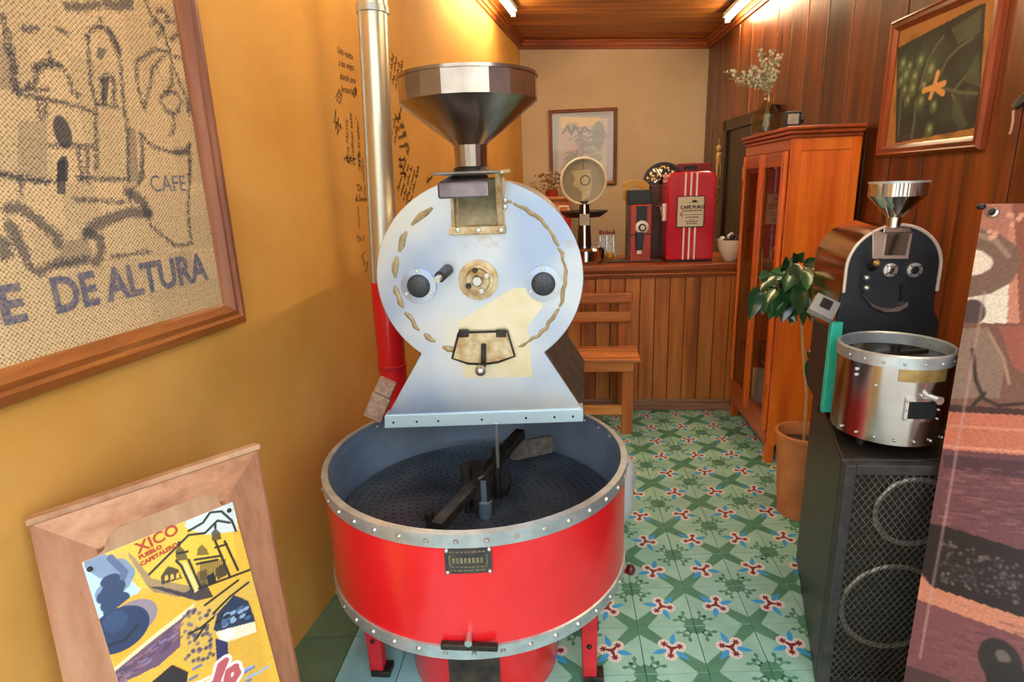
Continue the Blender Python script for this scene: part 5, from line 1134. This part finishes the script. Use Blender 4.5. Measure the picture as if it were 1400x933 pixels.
q = A+np.array((-.008, -.004, -.006)); obj('tie', B().sphere(q, .011, 10, 8, (1, 1, .7)), M_blk, t, smooth=True)

# ================================================================== FRAMED COFFEE PHOTOGRAPH on the boarded wall
W_pf = wood('reddish_frame_wood', '5f2410', '8a3a1a', 'a9522a', 'z', .3, 26, .3); W_pfy = wood('reddish_frame_wood_along', '4f2210', '74381a', '925028', 'y', .3, 26, .3)
Op = PR+NR*.008; ya, yb_ = 2.80, 2.178; O = np.array((rwx(ya), ya, 1.515))+NR*.005; U = -UR; V = UPV; Wd = (ya-yb_); Hd = .535
t = thing('framed_photograph', O+U*Wd/2, 'framed photograph of green coffee cherries and an orange blossom on the boarded wall', 'picture')
b = B(); b.hexa([O+U*.01+V*.01, O+U*(Wd-.01)+V*.01, O+U*(Wd-.01)+V*(Hd-.01), O+U*.01+V*(Hd-.01)]+[q+NR*.008 for q in (O+U*.01+V*.01, O+U*(Wd-.01)+V*.01, O+U*(Wd-.01)+V*(Hd-.01), O+U*.01+V*(Hd-.01))]); obj('backing', b, M_dkbr, t)
rails(t, O, U, V, Wd, Hd, ((0, 0), (0, .02), (.01, .03), (.016, .026), (.03, .026), (.036, .022), (.046, .014), (.046, 0)), W_pf, mh=W_pfy)
pr = Print(O+U*.04+V*.04+NR*.0095, U, V, Wd-.08, Hd-.08, 190, 160, 'b58046')
pr.poly([(1227, 66), (1340, 6), (1348, 3), (1337, 174), (1224, 196)], '28393a')
quad = lambda u, v: np.array((1225, 196))+np.array((112, -22))*u+(np.array((2, -131))+np.array((4, -18))*u)*v
for k in range(60):
    u_, v_ = random.random(), random.random(); pr.disc(quad(.04+.92*u_, .05+.9*v_), random.uniform(.02, .05), random.choice(['30463f', '1a2426', '3a5248', '2a3c40', '4a5c50']), .45, soft=.8)
for x, y, r in ((1234, 88, 7), (1243, 92, 6), (1238, 104, 8), (1250, 106, 7), (1247, 122, 8), (1236, 124, 6), (1258, 84, 7), (1272, 96, 9), (1240, 138, 6), (1258, 140, 7), (1231, 112, 6), (1262, 118, 6), (1276, 146, 6), (1270, 178, 7)):
    pr.disc((x, y), r*.0036, '58704e', .95, ry=r*.0042, soft=.5); pr.disc((x+1, y-2), r*.0016, 'a8b894', .8, soft=.9)
for L in ([(1258, 120), (1268, 84), (1282, 60), (1290, 50)], [(1284, 104), (1296, 80), (1310, 66), (1330, 52)], [(1286, 120), (1310, 126), (1336, 128)], [(1304, 124), (1320, 104), (1336, 92)], [(1302, 130), (1312, 150), (1318, 172)], [(1232, 130), (1230, 160), (1228, 185)], [(1252, 138), (1250, 165), (1246, 190)]):
    pr.line(L, .012, '6d7460', .8)
pr.poly([(1316, 110), (1338, 70), (1340, 120)], '4d6258', al=.8); pr.poly([(1300, 160), (1306, 130), (1324, 172), (1312, 178)], '46584a', al=.8); pr.poly([(1300, 40), (1342, 12), (1340, 44), (1310, 60)], '77806a', al=.5)
fc = (1277, 119)
for a in (75, 20, -35, 200, 250): 
    q = (fc[0]+(20 if a == 75 else 15)*math.cos(math.radians(a)), fc[1]-(20 if a == 75 else 15)*math.sin(math.radians(a))); pr.line([fc, q], .022, 'e0a868')
pr.grain(.12); pr.build('print', V_matt, t, 0)
b = B(); q4 = [O+U*.044+V*.044, O+U*(Wd-.044)+V*.044, O+U*(Wd-.044)+V*(Hd-.044), O+U*.044+V*(Hd-.044)]; b.hexa([q+NR*.0115 for q in q4]+[q+NR*.0135 for q in q4]); obj('pane', b, glass('photo_glass', 'ffffff', 1.3), t)
# dark rod with a cord on the boarded wall
q0 = RW(1386, 148, .06); q1 = RW(1420, 118, .02); t = thing('hanging_rod', q0, 'dark tapered metal rod with a pale cord hooked to its tip on the boards', 'tool')
b = B(); b.tube([q0, q0+(q1-q0)*.3, q1], [.010, .014, .018], 14); obj('rod', b, M_iron, t, smooth=True)
b = B(); b.tube([q0+(0, 0, -.006), RW(1385, 165, .055), RW(1382, 180, .05), RW(1380, 183, .05)], .0035, 8); obj('cord', b, mat('pale_pink_cord', 'd6a890', rough=.7), t, smooth=True)
b = B(); b.cyl(q1, q1-NR*.045, .006); obj('bracket', b, M_iron, t)

# ================================================================== FRAMED BURLAP PRINT on the ochre wall
W_bf = wood('burlap_frame_upright', '7a4028', 'a8694a', 'be8464', 'z', .4, 26, .2); W_bfy = wood('burlap_frame_along', '6a3412', '96541f', 'b4722e', 'y', .4, 26, .2)
ye, ys = 1.505, .40; z0, z1 = 1.112, 2.16
O = np.array((lwx(ys), ys, z0))+NL*.004; U = UL; V = UPV; Wd = (ye-ys)*math.hypot(1, .123); Hd = z1-z0
t = thing('framed_burlap', O+U*Wd/2, 'large wood-framed burlap coffee sack with a church drawing and blue lettering on the ochre wall', 'picture')
b = B(); q4 = [O+U*.01+V*.01, O+U*(Wd-.01)+V*.01, O+U*(Wd-.01)+V*(Hd-.01), O+U*.01+V*(Hd-.01)]; b.hexa(q4+[q+NL*.006 for q in q4]); obj('backing', b, M_dkbr, t)
rails(t, O, U, V, Wd, Hd, ((0, 0), (0, .022), (.006, .03), (.022, .034), (.03, .028), (.042, .03), (.052, .022), (.064, .016), (.064, 0)), W_bf, mh=W_bfy)
pr = Print(O+U*.058+V*.058+NL*.010, U, V, Wd-.116, Hd-.116, 420, 380, 'e2c69c')
n_ = np.kron(np.random.rand(13, 14), np.ones((32, 32)))[:380, :420]; pr.a *= (1+.10*(n_-.5))[..., None]
INK = '3a3a48'
def Z1(*p): return [(x*.268, y*.268) for x, y in p]
def Z2(*p): return [(x*.2358, 220+y*.2358) for x, y in p]
def ink(L, w_=.007, al=.62): pr.line(L, w_, INK, al, rough=.010)
for L in (Z1((445, 190), (460, 150), (500, 135), (550, 150), (590, 200), (605, 260), (620, 400), (635, 560), (650, 680), (655, 930)), Z1((445, 190), (455, 300), (465, 420), (490, 530)), Z1((490, 530), (600, 545)), Z1((515, 410), (540, 385), (575, 395), (585, 440), (580, 520)), Z1((520, 420), (525, 530)), Z1((512, 135), (515, 95)),
          Z1((140, 450), (190, 400), (180, 350), (210, 325), (260, 310), (310, 335), (350, 390), (370, 470), (400, 490)), Z1((80, 470), (140, 450), (250, 460)), Z1((255, 310), (255, 275)), Z1((100, 480), (210, 500), (330, 525), (470, 570)), Z1((10, 80), (50, 200), (80, 330), (90, 460)), Z1((20, 180), (60, 330), (70, 450)), Z1((490, 560), (490, 700), (495, 860)), Z1((200, 510), (205, 600)), Z1((235, 520), (230, 600)),
          Z1((250, 745), (350, 740), (480, 750)), Z1((0, 890), (110, 900), (240, 930)), Z1((400, 760), (420, 930)), Z1((440, 760), (450, 930)),
          Z1((800, 60), (830, 50), (855, 80), (845, 110)), Z1((770, 130), (800, 100), (830, 140), (800, 190)), Z1((860, 110), (910, 110), (915, 170), (870, 200)), Z1((740, 0), (770, 70), (830, 150), (860, 250), (880, 330), (920, 430), (950, 500), (965, 580)), Z1((850, 260), (790, 250), (700, 310), (695, 400), (720, 500), (740, 560)), Z1((840, 280), (780, 350), (765, 440), (740, 540)), Z1((890, 290), (950, 300), (950, 350), (985, 420), (965, 560)), Z1((870, 340), (880, 420), (850, 480)), Z1((820, 500), (850, 465), (900, 475), (930, 520), (900, 580), (850, 570), (820, 520)), Z1((880, 580), (890, 650), (870, 690)), Z1((720, 690), (780, 750), (870, 775), (930, 780), (970, 735)), Z1((720, 690), (730, 800), (715, 930)), Z1((965, 740), (970, 850), (965, 930)),
          Z2((0, 75), (130, 110), (330, 120)), Z2((450, 100), (600, 105), (730, 110)), Z2((430, 225), (580, 230), (720, 240)), Z2((820, 0), (830, 100), (750, 190), (750, 240)), Z2((1100, 0), (1100, 120), (1090, 250), (1095, 360), (1110, 470)), Z2((870, 370), (940, 430), (1010, 490), (1060, 490), (1110, 480)), Z2((650, 560), (760, 540), (870, 525)), Z2((120, 110), (120, 200))):
    ink(L)
for L, w_ in ((Z2((500, 420), (560, 370), (640, 335), (760, 300), (860, 300)), .03), (Z2((510, 420), (580, 450), (590, 520), (560, 590)), .026), (Z2((740, 180), (830, 240), (860, 320)), .03), (Z2((40, 280), (110, 270), (190, 320), (260, 380), (330, 440), (340, 480)), .026), (Z2((60, 380), (110, 470), (150, 560)), .03), (Z2((20, 480), (30, 540)), .03), (Z2((180, 620), (230, 650), (300, 600), (420, 590), (500, 570)), .02), (Z1((340, 30), (420, 38), (500, 20)), .02), (Z1((540, 15), (600, 30), (660, 10)), .03), (Z1((120, 150), (180, 145)), .014), (Z1((300, 150), (340, 170)), .010), (Z1((900, 775), (960, 775)), .02), (Z1((560, 170), (600, 250)), .022), (Z1((180, 350), (240, 330), (300, 335)), .016)):
    ink(L, w_*.75, .55)
pr.poly(Z1((290, 930), (290, 830), (310, 800), (340, 800), (350, 830), (345, 930)), INK, al=.75); pr.poly(Z2((330, 190), (330, 0), (380, 0), (380, 190)), INK, al=.7); pr.poly(Z1((520, 520), (520, 400), (560, 390), (545, 520)), INK, al=.65); pr.disc(Z1((320, 675))[0], .018, INK, .75, ry=.03); pr.poly(Z1((490, 290), (500, 240), (545, 250), (520, 310)), INK, al=.5); pr.poly(Z1((645, 640), (690, 660), (710, 930), (650, 930)), INK, al=.3); pr.poly(Z1((90, 620), (240, 620), (240, 900), (90, 900)), INK, al=.16); pr.poly(Z1((0, 200), (60, 260), (90, 460), (0, 460)), INK, al=.2)
pr.poly(Z2((380, 470), (500, 440), (560, 600), (300, 620)), INK, al=.25); pr.line(Z2((95, 560), (95, 930)), .006, 'd8c0a0', .8)
pr.a = np.clip(pr.a, 0, 1); pr.build('burlap', vcol('burlap_weave', .9, weave=.009), t, 0)
M_ink = mat('faded_blue_ink', '5a5a74', 'a08c78', rough=.9, scale=140, lo=.4, hi=.7)
la, lb = LW(300, 362, .011), LW(0, 418, .011); q = LW(282, 388, .012)
vt = (pr.uv((210, 412))[1]+pr.uv((50, 432))[1])/2; Pb = pr.O
ub = pr.uv((141, 414))[0]; ue = pr.uv((279, 388))[0]
text('lettering', 'DE ALTURA', .092, Pb+U*pr.uv((74, 426))[0]+V*(pr.uv((146, 412))[1]), U, V, M_ink, t, N_=NL, lift=.0015, sx=(pr.uv((280, 380))[0]-pr.uv((74, 426))[0])/.475, bold=.003)
text('lettering', 'CAFE', .092, Pb+U*(pr.uv((52, 432))[0]-.235)+V*(pr.uv((146, 412))[1]), U, V, M_ink, t, N_=NL, lift=.0015, bold=.003)
text('lettering', 'CAFE', .052, Pb+U*pr.uv((206, 262))[0]+V*pr.uv((215, 262))[1], U, V, M_ink, t, N_=NL, lift=.0015, sx=.9)

# ================================================================== OLD DOOR FRAME WITH POSTER leaning on the ochre wall
TL, TR = atz(38, 715, .9), atz(350, 612, .9); u_ = nrm(TR-TL); nn = np.cross(u_, UPV); th = math.radians(11)
v_ = nn*math.sin(th)-UPV*math.cos(th); v_ = nrm(v_-u_*math.tan(math.radians(2.6))); Hf = .9/(-v_[2]); Wf = np.linalg.norm(TR-TL)
O = TL+v_*Hf+np.array((0, 0, .001)); U = u_; V = -v_; Nf = nrm(np.cross(U, V)); 
W_ld = wood('weathered_door_upright', '8a5638', 'ac7452', 'c08c68', 'z', .6, 26); W_ldx = wood('weathered_door_across', '8c563a', 'b07a58', 'c69472', 'y', .6, 26)
W_ldp = wood('weathered_panel', '9a6c4c', 'b58a68', 'c49c7a', 'z', .65, 30)
t = thing('leaning_poster_frame', O+U*Wf/2, 'weathered wooden door frame holding a colourful poster, leaning on the ochre wall', 'picture')
def fr(u, v, n=0): return O+U*u+V*v+Nf*n
b = B(); q4 = [fr(.03, .03), fr(Wf-.03, .03), fr(Wf-.03, Hf-.03), fr(.03, Hf-.03)]; b.hexa([q-Nf*.012 for q in q4]+[q+Nf*.004 for q in q4]); obj('panel', b, W_ldp, t)
rails(t, O, U, V, Wf, Hf, ((0, -.016), (0, .012), (.006, .016), (.086, .016), (.098, .006), (.098, -.010)), W_ld, mh=W_ldx, name='frame_rail')
b = B(); b.hexa([fr(-.004, Hf-.004, -.016), fr(Wf+.004, Hf-.004, -.016), fr(Wf+.004, Hf-.004, .02), fr(-.004, Hf-.004, .02), fr(-.004, Hf+.008, -.016), fr(Wf+.004, Hf+.008, -.016), fr(Wf+.004, Hf+.008, .02), fr(-.004, Hf+.008, .02)]); obj('cap_strip', b, W_ldp, t, bevel=.003)
def pl_px(x, y, n): return atp(x, y, O+Nf*n, Nf)
arc = [(122, 766), (142, 752), (147, 735), (160, 723), (180, 714), (230, 695), (270, 680), (284, 676), (296, 680), (302, 690), (310, 692), (316, 690)]
b = B(); b.prism([pl_px(x, y, .0165) for x, y in arc], Nf*.001); obj('arched_panel', b, W_ldp, t)
pa, pb, pcn = pl_px(112, 770, .02), pl_px(318, 687, .02), pl_px(375, 933, .02)
Up = nrm(pb-pa); Wp = np.linalg.norm(pb-pa); Vp = nrm(np.cross(Nf, Up)); Hp = .56
pr = SkewPrint(pa-Vp*Hp, Up, Vp, Wp, Hp, 200, 380, 'e2b23a'); pr.N = Nf
def Q(*p): return [(100+x*.2818, 670+y*.2818) for x, y in p]
pr.poly(Q((30, 350), (760, 60), (790, 330), (560, 480), (320, 480)), 'efc23c'); pr.poly(Q((540, 180), (560, 120), (780, 40), (800, 200), (640, 220)), 'd3dcdc')
pr.poly(Q((40, 360), (130, 330), (230, 400), (330, 480), (300, 520), (120, 640), (90, 560)), 'bcdcf0'); pr.poly(Q((250, 290), (360, 470), (420, 520), (540, 520), (600, 540), (640, 480), (380, 430), (300, 330)), '6a5a78', al=.55)
pr.poly(Q((180, 310), (260, 290), (300, 400), (320, 480), (270, 420)), 'e8b848'); pr.line(Q((110, 350), (160, 385), (220, 380), (250, 410), (230, 450), (190, 480), (160, 500)), .035, '7f93b0'); pr.line(Q((180, 330), (250, 400), (235, 440)), .012, '59688f')
for x, y, r in ((180, 440, .016), (195, 480, .02), (180, 510, .022), (205, 545, .024), (200, 580, .018)): pr.disc(Q((x, y))[0], r, '223a60', ry=r*.7)
pr.poly(Q((290, 510), (420, 500), (600, 545), (560, 590), (180, 890), (150, 770), (130, 640)), 'eaae2c')
pr.disc(Q((290, 625))[0], .042, '8a7f98', .9, ry=.034); pr.disc(Q((225, 680))[0], .050, '1a2f58', ry=.042); pr.line(Q((135, 770), (250, 730), (310, 660)), .006, '131a34'); pr.disc(Q((205, 640))[0], .02, '38557f', .5)
pr.poly(Q((600, 545), (520, 650), (520, 760), (420, 850), (200, 960), (180, 890), (420, 700)), '6a4c66'); pr.poly(Q((600, 540), (570, 590), (400, 720), (180, 900), (180, 880), (420, 680)), 'f4dca8')
for k in range(70):
    s_ = random.random(); x = 200+s_*320; y = 920-s_*260+random.uniform(-20, 60); pr.line(Q((x, y), (x+30, y-20)), .004, random.choice(['8c7aa0', '4a3452', '9c6a6a']), .7)
pr.poly(Q((600, 560), (880, 420), (900, 520), (700, 660), (690, 860), (540, 860), (530, 660)), 'd8b04a')
for k in range(60): x, y = random.uniform(540, 690), random.uniform(580, 850); pr.disc(Q((x, y))[0], .004, random.choice(['3a2f58', '6a5a80']), .7)
pr.poly(Q((360, 470), (600, 540), (680, 520), (640, 440), (540, 500), (430, 470)), '2a2232', al=.85)
# church
K = '17130f'
pr.poly(Q((520, 360), (545, 350), (620, 480), (590, 500)), 'f0d080'); pr.poly(Q((430, 460), (425, 420), (460, 370), (510, 385), (530, 430)), K, al=.75); pr.poly(Q((500, 345), (495, 300), (515, 270), (540, 295), (560, 340)), K, al=.6); pr.poly(Q((600, 320), (605, 285), (625, 265), (650, 290), (660, 315)), K, al=.5); pr.poly(Q((675, 250), (670, 210), (690, 185), (715, 210), (720, 240)), K, al=.65)
for k in range(3): pr.poly(Q((445+28*k, 445-6*k), (445+28*k, 420-6*k), (458+28*k, 412-6*k), (462+28*k, 438-6*k)), 'e8b848')
pr.poly(Q((605, 470), (600, 360), (700, 330), (745, 420)), 'caa040', al=.6); pr.poly(Q((655, 460), (650, 420), (680, 400), (700, 450)), K); pr.poly(Q((700, 440), (690, 380), (730, 360), (750, 410)), K, al=.6); pr.poly(Q((610, 470), (600, 400), (650, 385), (655, 455)), K, al=.45)
for L in (((500, 345), (525, 370), (580, 490)), ((560, 340), (620, 480)), ((590, 340), (720, 320)), ((600, 360), (700, 340)), ((690, 250), (760, 420)), ((735, 250), (800, 390)), ((690, 280), (745, 265)), ((505, 310), (555, 300)), ((720, 440), (880, 380)), ((610, 480), (720, 440)), ((690, 185), (690, 170)), ((515, 270), (513, 255)), ((370, 410), (420, 360), (500, 280), (560, 220), (640, 210), (700, 150), (760, 160)), ((560, 200), (630, 160), (665, 110), (720, 105), (770, 150), (790, 200)), ((640, 560), (720, 500), (800, 440)), ((680, 600), (760, 520), (850, 450)), ((560, 700), (620, 670), (680, 620)), ((600, 720), (640, 660))): pr.line(Q(*L), .0045, K)
for k in range(14): x = 620+k*9; pr.line(Q((x, 440-k*2), (x, 350-k)), .002, K, .7)
# jar
pr.poly(Q((680, 680), (740, 560), (800, 500), (860, 540), (900, 660), (950, 933), (700, 933)), 'd9a83a'); pr.poly(Q((680, 680), (700, 600), (780, 510), (850, 540), (885, 640), (760, 690), (700, 690)), '22304c')
for k in range(22): pr.disc(Q((random.uniform(700, 850), random.uniform(560, 660)))[0], .007, random.choice(['8da6c4', '4a6488', '131a2c']), ry=.004)
pr.poly(Q((690, 690), (880, 640), (890, 690), (720, 750)), 'e6dcc0'); pr.poly(Q((690, 720), (750, 740), (755, 870), (700, 880)), '2c2a58'); pr.disc(Q((750, 700))[0], .012, 'f4efe0')
# script lettering at the foot, dark ground and blue brush strokes
pr.poly(Q((380, 933), (480, 850), (560, 880), (540, 1000), (300, 1000)), '2a2024'); pr.poly(Q((485, 850), (500, 840), (600, 885), (580, 895)), 'eeb02c')
for k in range(26): x = random.uniform(560, 930); y = random.uniform(860, 940); pr.line(Q((x, y), (x+35, y-18)), .006, random.choice(['8fb0dc', 'e6eef8', '5a6cb0']), .8)
for wd, cl in ((.026, 'f6f2ea'), (.014, 'b8585e')):
    pr.line(Q((650, 960), (700, 930), (740, 830), (715, 850), (690, 940), (720, 950)), wd, cl); pr.line(Q((790, 860), (755, 880), (745, 920), (775, 930), (800, 890), (785, 860)), wd, cl)
    pr.line(Q((560, 990), (600, 960), (620, 980), (590, 1010)), wd, cl)
pr.grain(.12); pr.build('poster', V_print, t, 0)
b = B(); q4 = [pr.O, pr.O+Up*Wp, pr.O+Up*Wp+Vp*Hp, pr.O+Vp*Hp]; b.hexa([q-Nf*.004 for q in q4]+[q-Nf*.0005 for q in q4]); obj('poster_board', b, M_white, t)
for f in ((.03, .97), (.96, .975)): obj('nail', B().sphere(pr.O+Up*(Wp*f[0])+Vp*(Hp*f[1])+Nf*.001, .005, 10, 6), M_iron, t, smooth=True)
M_pr = mat('red_print_ink', 'b8402c', rough=.5)
def ptext(s, size, x, y, x2, y2, m):
    a_, c_ = pl_px(*Q((x, y))[0], .0212), pl_px(*Q((x2, y2))[0], .0212); U2 = nrm(c_-a_); V2 = nrm(np.cross(Nf, U2)); o = text('lettering', s, size, a_, U2, V2, m, t, N_=Nf, lift=.0004, bold=.0006)
ptext('XICO', .031, 315, 312, 495, 218, M_pr); ptext('PUEBLO', .0115, 322, 340, 425, 286, M_pr); ptext('CAFETALERO', .0115, 330, 372, 515, 268, M_pr)
